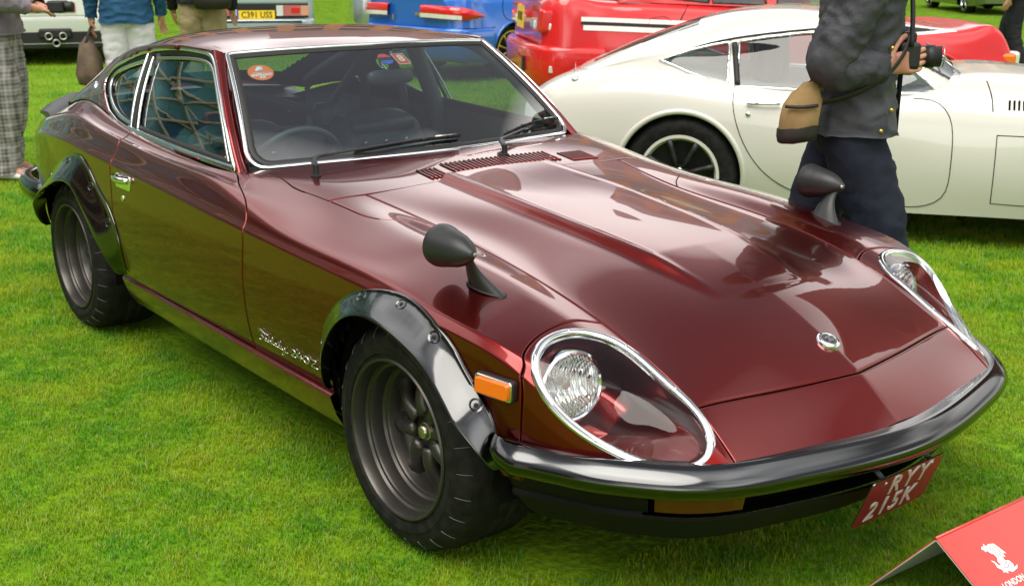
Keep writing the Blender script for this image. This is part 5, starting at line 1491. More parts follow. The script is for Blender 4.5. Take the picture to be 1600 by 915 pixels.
_gr = [[(1.40, 0, .866), (1.39, .25, .858), (1.335, .52, .836), (1.31, .615, .815), (1.30, .63, .80), (1.29, .635, .785)],
       [(1.22, 0, .955), (1.205, .24, .95), (1.16, .46, .935), (1.13, .575, .91), (1.15, .64, .86), (1.16, .678, .765)],
       [(.98, 0, 1.075), (.965, .22, 1.072), (.93, .42, 1.055), (.90, .52, 1.03), (.95, .60, .93), (1.0, .685, .762)],
       [(.80, 0, 1.143), (.79, .22, 1.138), (.78, .40, 1.122), (.77, .50, 1.09), (.79, .58, .96), (.82, .688, .763)],
       [(.60, 0, 1.170), (.60, .22, 1.166), (.60, .40, 1.152), (.60, .515, 1.10), (.60, .59, .97), (.60, .692, .766)],
       [(.35, 0, 1.168), (.35, .22, 1.164), (.35, .40, 1.148), (.35, .53, 1.085), (.35, .60, .96), (.35, .69, .782)],
       [(.10, 0, 1.130), (.10, .22, 1.125), (.10, .40, 1.106), (.11, .55, 1.04), (.11, .61, .95), (.11, .675, .81)],
       [(-.15, 0, 1.055), (-.15, .22, 1.048), (-.14, .41, 1.022), (-.12, .555, .975), (-.12, .61, .93), (-.12, .645, .845)],
       [(-.40, 0, .955), (-.40, .22, .948), (-.38, .43, .93), (-.36, .555, .90), (-.36, .585, .875), (-.36, .605, .842)],
       [(-.66, 0, .835), (-.65, .22, .832), (-.62, .43, .825), (-.60, .50, .818), (-.60, .53, .81), (-.60, .545, .80)]]
GT.cabin(_gr, [0, .2, .4, .55, .75, 1.0], GT_W, ws=(1.36, .84, .46, .55), rw=(.02, -.56, .40, .42), ns=170, nt=90)
GT.make_wheels(M['white_paint'], 'cast', 8, .66)
M['gap'] = mat('panel_gap', (.03, .03, .028), .8)
GT.line('door_gap', GT_DOOR, M['gap'], .0026, curve=False)
for sg in (-1, 1):
    for wq, m_, r_ in ((GT_W[0], M['chrome'], .008), (GT_W[1], M['chrome'], .008)):
        q = poly(list(wq) + [wq[0]], 110)[:-1]; tube('window_trim', [GT.cab_side(x, z, sg) for x, z in q], r_, m_, GT.root, 6, closed=True)
    tube('window_pillar', [GT.cab_side(.238 + .004 * k, 1.0 - .0235 * k, sg) for k in range(10)], .016, M['rubber'], GT.root, 8)
    q = spl([(-.10, .905), (.1, .985), (.4, 1.042), (.62, 1.068), (.80, 1.074), (.90, 1.052)], 50); tube('gutter', [GT.cab_side(x, z + .006, sg) for x, z in q], .006, M['rubber'], GT.root, 6)
    GT.line('fender_panel_gap', [(1.553, .60), (1.556, .43), (1.56, .255)], M['gap'], .0026, sg); GT.line('fender_panel_gap', [(1.553, .60), (1.80, .598), (1.97, .595)], M['gap'], .0026, sg)
    GT.line('fender_panel_gap', [(1.56, .255), (1.8, .25), (1.93, .25)], M['gap'], .0026, sg)
    p = GT.side(.42, .71, sg); tube('door_handle', [p + V3((-.085, sg * .016, -.003)), p + V3((0, sg * .022, .002)), p + V3((.085, sg * .016, .003))], .0075, M['chrome'], GT.root, 8)
    v, f = lathe_vf([(.001, .006), (.011, .005), (.014, 0)], 16, 'y'); v = v * V3((1, sg, 1)) + GT.side(.345, .655, sg); mesh_obj('door_lock', v, f, M['chrome'], GT.root)
    v, f = join_vf(*[box_vf(GT.side(1.60 + .022 * k, .742, sg), (.009, .012, .05), Matrix.Rotation(sg * .5, 4, 'X')) for k in range(9)]); mesh_obj('vent_louvres', v, f, M['black'], GT.root)["kind"] = "stuff"
    GT.line('vent_panel_gap', [(1.50, .84), (1.52, .76), (1.525, .71)], M['black'], .003, sg)
    v, f = lathe_vf([(.001, .05), (.012, .045), (.025, .01), (.03, -.02), (.001, -.03)], 14, 'x'); v = v * V3((1, 1, .8)) + V3((-.70, sg * .62, .49)); mesh_obj('bumper_tip', v, f, M['white_paint'], GT.root)
# aerial stub, wipers
p = GT.side(-.60, .79); v, f = lathe_vf([(.022, 0), (.018, .012), (.006, .016), (.0035, .05), (.001, .09)], 12, 'z', p); mesh_obj('aerial', v, f, M['chrome'], GT.root)
for yy in (-.42, .1):
    tube('wiper', [(1.38, yy, .862), (1.33, yy - .03, .90), (1.25, yy + .30, .952)], .006, M['steel'], GT.root, 6)
# near-side tail bumper pod
v, f = lathe_vf([(.001, -.10), (.03, -.085), (.047, -.03), (.045, .03), (.025, .085), (.001, .10)], 16, 'x'); mesh_obj('bumper_pod', v * V3((1, .8, .7)) + V3((-.83, -.55, .455)), f, M['white_paint'], GT.root)

# ---- red rally saloon
def sedan_rows(L, w_, zdeck, zhood, zbelt, x0, xw0, xw1, tail=.12):
    """x from rear axle; x0 rear end, L length"""
    x1 = x0 + L; h = w_ / 2
    def r(x, k, zt, zc, zl=.20):
        return (x, [(0, zt + .015), (.45 * h * k, zt + .012), (.78 * h * k, zt), (.90 * h * k, zt - .035), (.965 * h * k, zc), (h * k, .56), (h * k * .985, .36), (h * k * .94, zl)])
    return [r(x0, .84, zdeck - .06, .74, .30), r(x0 + .06, .93, zdeck - .01, .78, .26), r(x0 + .35, .985, zdeck, .80), r(xw0, 1.0, zbelt, .78), r((xw0 + xw1) / 2, 1.0, zbelt - .005, .77), r(xw1, 1.0, zbelt - .01, .77),
            r(xw1 + .35, .995, zhood + .02, .76), r(x1 - .55, .97, zhood - .04, .70), r(x1 - .22, .91, zhood - .11, .62, .22), r(x1 - .06, .82, .55, .50, .25), r(x1, .70, .47, .43, .28)]
def sedan_cab(xf, xfr, xrr, xr, zb, zr, wb, wr):
    def row(x, zt, wt, xs, zs):
        return [(x, 0, zt), (x, .22, zt - .004), (xs, wt * .8, zs + (zt - zs) * .75), (xs, wt, zs), (xs, (wt + wb) / 2 + .02, (zs + zb) / 2), (xs, wb, zb)]
    return [row(xf, zb + .03, wb * .86, xf - .06, zb + .02), row(xf - (xf - xfr) * .5, (zb + zr) / 2 + .03, (wb + wr) / 2 - .01, xf - (xf - xfr) * .6, (zb + zr) / 2), row(xfr, zr - .02, wr, xfr - .04, zr - .07),
            row(xfr - .3, zr, wr, xfr - .3, zr - .05), row((xfr + xrr) / 2, zr, wr, (xfr + xrr) / 2, zr - .05), row(xrr + .2, zr - .012, wr, xrr + .2, zr - .06), row(xrr, zr - .05, wr, xrr + .02, zr - .10),
            row((xr + xrr) / 2, (zb + zr) / 2 + .02, (wb + wr) / 2, (xr + xrr) / 2 + .06, (zb + zr) / 2 - .02), row(xr, zb + .04, wb * .9, xr + .05, zb + .02)]
EV = Car('rally_saloon', 'red saloon with white and black side stripes behind the ivory coupe', (-5.61, 5.30, .06), R(60), M['red_paint'], sedan_rows(4.35, 1.77, 1.0, .92, .98, -.90, -.15, 1.75), TKB, [(0, .80, .315), (2.51, .80, .315)], R(2.2))
EV_D1 = [(.33, .99), (.22, .80), (.28, .62), (.42, .50), (.46, .30), (1.02, .27), (1.05, .6), (1.03, .99)]; EV_D2 = [(1.045, .99), (1.07, .6), (1.04, .27), (1.85, .27), (1.93, .5), (1.90, .99)]
EV.lower(150, 60, doors=[EV_D1, EV_D2], arch_r=.345)
EV_W = [[(.18, 1.02), (.36, 1.27), (.50, 1.31), (.50, 1.0)], [(.53, 1.0), (.53, 1.315), (.95, 1.335), (1.0, 1.0)], [(1.10, 1.0), (1.06, 1.335), (1.30, 1.33), (1.40, 1.30), (1.80, 1.02), (1.80, 1.0)]]
EV.cabin(sedan_cab(2.05, 1.25, .25, -.32, .98, 1.405, .76, .58), [0, .2, .4, .55, .75, 1.0], EV_W, ws=(1.98, 1.30, .50, .66), rw=(.18, -.26, .62, .52), trim=M['rubber'])
EV.make_wheels(M['alloy'], 'spoke', 6)
for d in (EV_D1, EV_D2): EV.line('door_gap', d[:-1], M['black'], .004)
# stripes following the side
def side_band(car, name, x0, x1, z0, z1, m, dz=0.0, sg=-1, lift=.004):
    V = []
    for x in np.linspace(x0, x1, 40):
        for z in (z0, z1): V.append(car.side(x, z + dz * (x - x0), sg, lift))
    return mesh_obj(name, V, grid_faces(40, 2, flip=sg > 0), m, car.root)
for sg in (-1, 1):
    side_band(EV, 'stripe', -.60, 1.95, .815, .850, M['white_print'], 0, sg, .004); side_band(EV, 'stripe', -.60, 1.95, .790, .813, M['text_black'], 0, sg, .004); side_band(EV, 'stripe', -.58, 1.2, .745, .785, M['white_print'], 0, sg, .004)
    EV.line('fuel_flap_gap', [(-.02, .86), (-.04, .76), (.0, .68), (.14, .68), (.18, .78), (.14, .86), (-.02, .86)], M['red_lens'], .004, sg)
    EV.box('tail_lamp', (-.90, sg * .57, .80), (.07, .36, .20), M['lens_red'], .03); EV.box('lamp_reverse', (-.925, sg * .50, .76), (.05, .22, .08), M['lens_clear'], .02); EV.box('side_lens', (-.83, sg * .762, .80), (.18, .06, .19), M['lens_red'], .028); EV.box('indicator_lens', (-.80, sg * .775, .755), (.12, .05, .07), M['lens_clear'], .02)
    EV.box('side_reflector', (-.80, sg * .862, .42), (.10, .02, .055), M['lens_clear'], .004)
    EV.box('spoiler_leg', (-.76, sg * .55, 1.06), (.22, .03, .16), M['red_paint'], .012)
BUMP = [(-.06, .60), (.0, .605), (.022, .59), (.03, .56), (.026, .42), (.01, .28), (-.02, .235), (-.06, .23)]
EV.sweep('rear_bumper', [(-.40, .880), (-.65, .878), (-.82, .845), (-.93, .70), (-.985, .45), (-1.0, 0)], BUMP, M['red_paint']); EV.box('bumper_slot', (-1.005, -.52, .44), (.03, .07, .12), M['black_plastic'], .004)
EV.box('rear_wing', (-.80, 0, 1.16), (.30, 1.50, .035), M['red_paint'], .015)
EV.plate((-.965, 0, .80), .36, .19, 'V51 MTK', -math.pi / 2, 0, size=.10, sx=.62)
EV.sweep('front_bumper', [(2.92, .875), (3.10, .862), (3.28, .79), (3.40, .60), (3.45, .35), (3.46, 0)], [(a - .03, b - .03) for a, b in BUMP], M['red_paint']); EV.box('headlamp', (3.32, .62, .62), (.12, .36, .14), M['lens_clear'], .03); EV.box('headlamp', (3.32, -.60, .62), (.12, .30, .14), M['lens_clear'], .03)
EV.box('corner_lamp', (3.23, -.735, .615), (.20, .09, .12), M['amber'], .03); EV.box('corner_lamp', (3.23, .735, .615), (.20, .09, .12), M['amber'], .03)
for sg in (-1, 1):
    def wedge(name, x0, x1, top, bot, m, lift):
        V = []
        for u in np.linspace(0, 1, 24):
            x = x0 + (x1 - x0) * u
            for k in np.linspace(0, 1, 5): V.append(EV.side(x, top[0] + (top[1] - top[0]) * u + k * ((bot[0] - top[0]) + ((bot[1] - bot[0]) - (top[1] - top[0])) * u), sg, lift))
        return mesh_obj(name, V, grid_faces(24, 5, flip=sg < 0), m, EV.root)
    wedge('graphic_border', 1.98, 2.74, (.905, .850), (.770, .842), M['white_print'], .004); wedge('wing_graphic', 1.98, 2.56, (.890, .852), (.800, .848), M['black_plastic'], .007)

# ---- blue rally coupe, seen from its right rear
BU = Car('rally_coupe', 'bright blue coupe with gold wheels and long red tail lamps, parked behind', (-9.60, 6.50, 0), R(95), M['blue_paint'], sedan_rows(4.36, 1.77, .98, .92, .97, -.92, -.10, 1.70), TKB, [(0, .785, .318), (2.52, .78, .318)])
BU.lower(150, 60, doors=[[(.45, .98), (.40, .6), (.50, .28), (1.80, .28), (1.88, .5), (1.85, .98)]], arch_r=.345)
BU.cabin(sedan_cab(2.0, 1.15, .15, -.34, .97, 1.40, .75, .57), [0, .2, .4, .55, .75, 1.0], [[(.05, 1.02), (.25, 1.27), (.50, 1.31), (.55, 1.0)], [(.60, 1.0), (.56, 1.32), (1.20, 1.32), (1.75, 1.0)]], ws=(1.92, 1.2, .5, .66), rw=(.08, -.28, .62, .52), trim=M['rubber'])
BU.make_wheels(M['gold'], 'spoke', 10, .72)
BU.line('fuel_flap_gap', [(-.17, .90), (-.20, .80), (-.17, .70), (.02, .70), (.05, .80), (.02, .90), (-.17, .90)], M['black'], .004)
BU.line('body_crease', [(-.86, .60), (-.6, .60), (-.33, .60)], M['black'], .005)
for sg in (-1, 1):
    P = spl([(-.950, .30, .77), (-.948, .50, .77), (-.930, .68, .765), (-.885, .80, .76), (-.78, .868, .75), (-.66, .888, .74), (-.55, .893, .72)], 22); P[:, 1] *= sg
    T_ = np.gradient(P, axis=0); O_ = np.stack([T_[:, 1], -T_[:, 0], 0 * T_[:, 0]], 1); O_ /= np.linalg.norm(O_, axis=1)[:, None]
    if O_[0, 0] > 0: O_ = -O_
    V = []; fd = np.clip((1 - np.linspace(0, 1, 22)) / .28, .15, 1) ** .5
    for i in range(22):
        for z, k in ((.078, -.02), (.066, .022), (.01, .028), (-.055, .022), (-.072, -.02)): V.append(P[i] + O_[i] * k + V3((0, 0, z * fd[i] + (.0 if z > 0 else .03 * (1 - fd[i])))))
    mesh_obj('tail_lamp', V, grid_faces(22, 5), M['lens_red'], BU.root)
    V = [P[i] + O_[i] * .030 + V3((0, 0, z)) for i in range(15) for z in (-.012, -.058)]
    mesh_obj('lamp_reverse', V, grid_faces(15, 2), M['lens_clear'], BU.root)
    BU.box('spoiler_leg', (-.76, sg * .55, 1.05), (.22, .03, .16), M['blue_paint'], .012)
BU.sweep('rear_bumper', [(-.40, .880), (-.65, .878), (-.82, .845), (-.93, .70), (-.985, .45), (-1.0, 0)], BUMP, M['blue_paint']); BU.box('rear_wing', (-.80, 0, 1.14), (.30, 1.50, .035), M['blue_paint'], .015)
BU.box('boot_badge', (-.945, -.22, .74), (.01, .09, .03), M['gold'], .003); BU.box('boot_badge', (-.94, .24, .69), (.01, .03, .06), M['gold'], .003)

# ---- pale silver hatchback with the yellow plate
SV = Car('hatchback', 'pale silver car seen from behind with yellow plate C391 USS', (-14.97, 6.43, 0), R(153), M['pale_blue_paint'], sedan_rows(4.1, 1.66, .80, .82, .85, -.85, .2, 1.6), TKB, [(0, .74, .30), (2.4, .74, .30)])
SV.lower(110, 40, arch_r=.32)
SV.cabin(sedan_cab(1.95, 1.1, .25, -.62, .83, 1.28, .72, .56), [0, .2, .4, .55, .75, 1.0], [[(-.2, .90), (.2, 1.14), (.5, 1.18), (.55, .87)], [(.6, .87), (.55, 1.19), (1.15, 1.19), (1.75, .87)]], ws=(1.9, 1.15, .5, .64), rw=(.2, -.60, .68, .54), ns=80, nt=40)
SV.make_wheels(M['alloy'], 'spoke', 5)
SV.box('rear_panel', (-.875, 0, .56), (.05, 1.50, .21), M['black_plastic'], .01); SV.box('boot_edge', (-.87, 0, .745), (.06, 1.52, .17), M['pale_blue_paint'], .02); SV.sweep('rear_bumper', [(-.40, .828), (-.65, .828), (-.85, .80), (-.96, .70), (-1.0, .50), (-1.01, 0)], [(-.06, .44), (.0, .44), (.02, .43), (.03, .40), (.02, .28), (.0, .24), (-.06, .23)], M['pale_blue_paint']); SV.box('bumper_strip', (-1.035, 0, .41), (.03, 1.3, .03), M['black_plastic'], .006)
for sg in (-1, 1):
    SV.box('tail_lamp', (-.905, sg * .57, .56), (.03, .36, .15), M['lens_dim'], .006); SV.box('lamp_reverse', (-.907, sg * .335, .56), (.03, .10, .15), M['lens_clear'], .006); SV.box('brake_lens', (-.915, sg * .56, .57), (.03, .12, .07), M['lens_red'], .006); SV.box('indicator_lens', (-.907, sg * .70, .56), (.03, .12, .14), mat('orange_pink_lens', (.6, .3, .2), .2), .006)
_o, ex_, ey_, nn_ = SV.plate((-.93, 0, .50), .52, .135, 'C391 USS', -math.pi / 2, 0, size=.125, sx=.88)
v, f = prism_vf([(-.285, -.07), (-.255, -.07), (-.255, .07), (-.285, .07)], .004, (V3((-.93, 0, .50)), ex_, ey_, nn_)); mesh_obj('plate_band', v, f, M['blue_print'], _o, smooth=False)
SV.box('boot_lettering', (-.905, -.44, .765), (.008, .16, .022), M['black_plastic'], .002); SV.box('boot_badge', (-.905, .06, .77), (.008, .03, .035), M['black_plastic'], .002)

# ---- second silver car, side on, beyond
S2 = Car('silver_saloon', 'polished silver car side on between the hatchback and the blue coupe', (-15.3, 9.3, 0), R(62), M['silver_paint'], sedan_rows(4.2, 1.68, .86, .86, .90, -.85, -.05, 1.6), TKB, [(0, .75, .30), (2.45, .75, .30)])
S2.lower(90, 36, arch_r=.33); S2.cabin(sedan_cab(1.9, 1.1, .2, -.3, .90, 1.28, .72, .55), [0, .2, .4, .55, .75, 1.0], [[(.0, .95), (.25, 1.17), (.55, 1.2), (.6, .92)], [(.65, .92), (.6, 1.2), (1.15, 1.2), (1.7, .92)]], ws=(1.85, 1.15, .5, .64), rw=(.15, -.25, .6, .5), ns=70, nt=36)
S2.make_wheels(M['alloy'], 'spoke', 5)
side_band(S2, 'rubbing_strip', -.3, 3.0, .50, .53, M['chrome'])

# ---- white car seen from behind, far left
NX = Car('white_hatchback', 'white car seen from behind with three round exhaust pipes', (-14.33, 3.11, 0), R(163), M['white2'], sedan_rows(4.4, 1.88, .95, .9, .95, -.85, -.1, 1.7), TKB, [(0, .83, .33), (2.6, .83, .33)])
NX.lower(90, 40, arch_r=.36); NX.cabin(sedan_cab(2.0, 1.15, .1, -.6, .97, 1.42, .80, .60), [0, .2, .4, .55, .75, 1.0], [[(.1, 1.0), (.3, 1.28), (.6, 1.33), (.65, .99)], [(.7, .99), (.65, 1.33), (1.2, 1.33), (1.8, 1.0)]], ws=(1.95, 1.2, .5, .68), rw=(.05, -.55, .66, .54), ns=70, nt=36)
NX.make_wheels(M['alloy'], 'spoke', 5)
NX.sweep('rear_bumper', [(-.40, .935), (-.65, .935), (-.85, .91), (-.96, .80), (-1.0, .55), (-1.01, 0)], [(-.06, .86), (.0, .86), (.02, .84), (.03, .80), (.01, .64), (.03, .60), (.028, .55), (.0, .42), (-.06, .40)], M['white2']); NX.box('diffuser', (-.90, 0, .32), (.22, 1.78, .22), M['black_plastic'], .02); NX.box('plate_recess', (-1.035, .02, .72), (.01, .78, .20), mat('white_recess', (.70, .71, .70), .5), .03)
NX.box('exhaust_surround', (-1.01, 0, .40), (.06, .40, .13), M['black_plastic'], .03); NX.box('diffuser_strip', (-1.015, 0, .275), (.01, 1.6, .012), M['alloy'], .002)
for (yy, zz) in ((.085, .37), (-.085, .37), (0, .285)):
    v, f = lathe_vf([(.030, .06), (.030, -.02), (.040, -.035), (.048, -.03), (.050, .0), (.050, .06)], 24, 'x', (-1.06, yy, zz)); mesh_obj('exhaust_pipe', v, f, M['steel'], NX.root)
    v, f = lathe_vf([(.001, 0), (.031, 0)], 20, 'x', (-1.03, yy, zz)); mesh_obj('exhaust_bore', v, f, M['black'], NX.root)
_o, ex_, ey_, nn_ = NX.plate((-1.045, .02, .72), .56, .12, None, -math.pi / 2, 0, m=M['red_print'])
v, f = prism_vf([(-.27, -.052), (.27, -.052), (.27, .055), (-.27, .055)], .003, (V3((-1.052, .02, .72)), ex_, ey_, nn_)); mesh_obj('plate_face', v, f, M['text_black'], _o, smooth=False)
text_obj('plate_text', 'PRODR', .075, M['white_print'], _o, frame_m(V3((-1.058, .02, .712)) - ex_ * .09, ex_, ey_), .001, shear=.25, bold=.004); text_obj('plate_text', 'IVE', .075, M['red_print'], _o, frame_m(V3((-1.058, .02, .722)) + ex_ * .10, ex_, ey_), .001, shear=.25, bold=.006)
v, f = prism_vf([(.17 + .024 * math.cos(t), .028 + .024 * math.sin(t)) for t in np.linspace(0, 6.2, 20)], .001, (V3((-1.058, .02, .72)), ex_, ey_, nn_)); mesh_obj('plate_dot', v, f, M['red_print'], _o, smooth=False)

# ---- olive car far off to the right
GR = Car('olive_saloon', 'olive green car with bright alloy wheels far across the lawn', (-15.6, 26.9, 0), R(-40), M['green_paint'], sedan_rows(4.5, 1.85, .98, .92, .97, -.9, -.1, 1.8), TKB, [(0, .82, .34), (2.7, .82, .34)])
GR.lower(80, 36, arch_r=.37); GR.cabin(sedan_cab(2.1, 1.3, .2, -.4, .97, 1.40, .78, .6), [0, .2, .4, .55, .75, 1.0], [[(.1, 1.0), (.35, 1.28), (.7, 1.32), (.75, .99)], [(.8, .99), (.75, 1.32), (1.3, 1.32), (1.9, 1.0)]], ws=(2.0, 1.3, .5, .66), rw=(.1, -.35, .64, .54), ns=60, nt=30)
GR.make_wheels(M['alloy'], 'spoke', 5, .74)
for sg in (-1, 1): GR.box('headlamp', (3.42, sg * .62, .64), (.14, .34, .16), M['lens_clear'], .04); GR.box('fog_lamp', (3.53, sg * .60, .42), (.06, .16, .10), M['amber'], .03)
# ------------------------------------------------------------------ people
def cloth(name, col, col2=None, rough=.85, wr=.35, scale=14):
    m = mat(name, col, rough, spec=.25)
    if col2 is not None: noise_col(m, col, col2, 9, 4)
    n, l, b = nodes(m); t = n.new("ShaderNodeTexCoord"); z = n.new("ShaderNodeTexNoise"); z.inputs["Scale"].default_value = scale; z.inputs["Detail"].default_value = 6; z.inputs["Distortion"].default_value = .8
    p = n.new("ShaderNodeBump"); p.inputs["Strength"].default_value = wr; p.inputs["Distance"].default_value = .012
    l.new(t.outputs["Object"], z.inputs["Vector"]); l.new(z.outputs["Fac"], p.inputs["Height"]); l.new(p.outputs["Normal"], b.inputs["Normal"])
    return m
M['skin'] = noise_col(mat('skin', (.50, .25, .17), .5), (.44, .20, .13), (.56, .30, .21), 18)
M['hair'] = mat('hair', (.05, .035, .025), .7)
M['jacket'] = cloth('grey_jacket', (.060, .062, .072), (.042, .044, .053), .55, .9, 11)
M['navy'] = cloth('navy_trousers', (.018, .022, .036), (.012, .015, .026), .85, .5, 8)
M['tan'] = cloth('tan_canvas', (.33, .22, .10), (.26, .17, .075), .85, .4, 12)
M['dark_leather'] = mat('dark_leather', (.020, .016, .014), .55)
M['white_cloth'] = cloth('white_cotton', (.72, .70, .76), (.62, .60, .66), .9, .5, 8)
M['blue_shirt'] = cloth('blue_shirt', (.022, .085, .17), (.015, .06, .13), .85, .5, 10)
M['beige'] = M['beige']; M['khaki'] = cloth('khaki_cotton', (.36, .29, .17), (.28, .22, .12), .9, .5, 8)
M['black_cloth'] = cloth('black_cloth', (.012, .013, .016), (.02, .02, .024), .85, .5, 9)
M['mauve'] = cloth('mauve_sweat_top', (.20, .17, .19), (.15, .13, .15), .9, .5, 9)
M['shoe_white'] = mat('white_canvas_shoe', (.70, .66, .68), .7)
M['shoe_dark'] = mat('dark_shoe', (.02, .018, .016), .5)
M['bag_brown'] = cloth('brown_bag', (.16, .11, .075), (.09, .065, .05), .75, .4, 10)
def plaid():
    m = cloth('plaid_trousers', (.3, .3, .3)); n, l, b = nodes(m); t = n.new("ShaderNodeTexCoord"); cur = None
    for d, s_ in (('X', 9), ('Z', 9), ('Y', 9), ('X', 26), ('Z', 26)):
        wv = n.new("ShaderNodeTexWave"); wv.bands_direction = d; wv.inputs["Scale"].default_value = s_ / 2; wv.inputs["Distortion"].default_value = .4; l.new(t.outputs["Object"], wv.inputs["Vector"])
        if cur is None: cur = wv.outputs["Fac"]
        else:
            a = n.new("ShaderNodeMath"); a.operation = 'ADD'; l.new(cur, a.inputs[0]); l.new(wv.outputs["Fac"], a.inputs[1]); cur = a.outputs[0]
    r = n.new("ShaderNodeMapRange"); r.inputs["From Min"].default_value = 1; r.inputs["From Max"].default_value = 4; l.new(cur, r.inputs["Value"])
    x = n.new("ShaderNodeMix"); x.data_type = 'RGBA'; x.inputs["A"].default_value = (.08, .08, .07, 1); x.inputs["B"].default_value = (.36, .34, .32, 1); l.new(r.outputs["Result"], x.inputs["Factor"]); l.new(x.outputs["Result"], b.inputs["Base Color"])
    return m
M['plaid'] = plaid()

def skin_mesh(name, V, E_, rad, m, parent, sub=2, root=0):
    me = bpy.data.meshes.new(name); me.from_pydata([tuple(map(float, v)) for v in V], E_, []); me.materials.append(m)
    o = bpy.data.objects.new(name, me); COL.objects.link(o)
    s = o.modifiers.new('skin', 'SKIN'); s.use_smooth_shade = True
    for i, r in enumerate(rad):
        d = me.skin_vertices[0].data[i]; d.radius = (r, r) if np.isscalar(r) else r; d.use_root = (i == root)
    u = o.modifiers.new('sub', 'SUBSURF'); u.levels = u.render_levels = sub
    dg = bpy.context.evaluated_depsgraph_get(); ev = bpy.data.meshes.new_from_object(o.evaluated_get(dg))
    bpy.data.objects.remove(o); ev.name = name
    ev.materials.clear(); ev.materials.append(m)
    for p in ev.polygons: p.use_smooth = True
    return link(bpy.data.objects.new(name, ev), parent)

def wrinkle(V, amp, sc, seed, stretch=(1, 1, 1)):
    V = np.array(V, float); c = V.mean(0)
    for i, v in enumerate(V):
        q = Vector((v[0] * sc * stretch[0] + seed, v[1] * sc * stretch[1], v[2] * sc * stretch[2]))
        rd = v - c; rd[2] *= .15; rd /= np.linalg.norm(rd) + 1e-6
        fold = (1 - abs(mnoise.noise(q * 1.9 + Vector((7, 3, 1))) * 1.6)) ** 3 - .35
        V[i] += np.array(mnoise.noise_vector(q)) * amp * .7 + np.array(mnoise.noise_vector(q * 2.7)) * amp * .35 + rd * fold * amp * .9
    return V
def limb(name, P, rad, m, parent, n=64, k=36, amp=.006, sc=9, seed=0, squash=1.0, open_end=True, stretch=(1, 1, 2.0)):
    Q = spl(P, n); r = np.interp(np.linspace(0, 1, n), np.linspace(0, 1, len(rad)), rad)
    v, f = tube_vf(Q, r, k, cap=not open_end, flat=squash)
    if open_end:    # turned-in hem
        e = v[-k:]; c = e.mean(0); v = np.vstack([v, c + (e - c) * .86 + (Q[-2] - Q[-1]) * .4]); f = f + [((n - 1) * k + j, (n - 1) * k + (j + 1) % k, n * k + (j + 1) % k, n * k + j) for j in range(k)]
    return mesh_obj(name, wrinkle(v, amp, sc, seed, stretch), f, m, parent)
def torso(name, rings, m, parent, n=72, k=64, amp=.007, sc=8, seed=0):
    """rings: (cx, cy, z, rx, ry) bottom -> top"""
    A = spl(V3(rings), n, power=1.0); V = []
    for (cx, cy, z, rx, ry) in A:
        for j in range(k):
            t = 2 * math.pi * j / k; ca, sa = math.cos(t), math.sin(t)
            V.append((cx + rx * np.sign(ca) * abs(ca) ** .85, cy + ry * np.sign(sa) * abs(sa) ** .85, z))
    f = grid_faces(n, k, closed_v=True)
    V = np.array(V); e = V[:k]; c = e.mean(0); V = np.vstack([V, c + (e - c) * .9 + (0, 0, .015)]); f += [((j + 1) % k, j, n * k + j, n * k + (j + 1) % k) for j in range(k)]
    f.append(tuple(range((n - 1) * k, n * k)))
    return mesh_obj(name, wrinkle(V, amp, sc, seed, (1, 1, 1.4)), f, m, parent)
def head(parent, c, rz, hair=True, s=1.0):
    """c: centre of the head; a face looking along +x turned by rz"""
    V, F = lathe_vf([(.001, .122), (.045, .112), (.070, .085), (.078, .045), (.076, .0), (.070, -.04), (.060, -.075), (.045, -.10), (.025, -.115), (.001, -.118)], 28, 'z')
    V = V * V3((1.18, 1, 1)); fr = V[:, 0] > 0
    V[:, 0] += np.where(fr & (V[:, 2] < -.05), .012, 0) - np.where(fr & (np.abs(V[:, 2] - .02) < .02) & (np.abs(V[:, 1]) > .015), .006, 0)
    parts = [(V, F)]
    nv, nf = tube_vf([(.088, 0, .03), (.100, 0, .0), (.112, 0, -.018), (.098, 0, -.028)], [.008, .010, .014, .010], 8); parts.append((nv, nf))
    for sg in (-1, 1):
        ev, ef = lathe_vf([(.001, .010), (.020, .008), (.028, .0), (.02, -.008)], 12, 'y'); parts.append((ev * V3((.8, 1, 1.25)) + V3((-.005, sg * .080, .0)), ef))
    Rm = np.array(Matrix.Rotation(rz, 3, 'Z'))
    return [((v * s) @ Rm.T + c, f) for v, f in parts], Rm

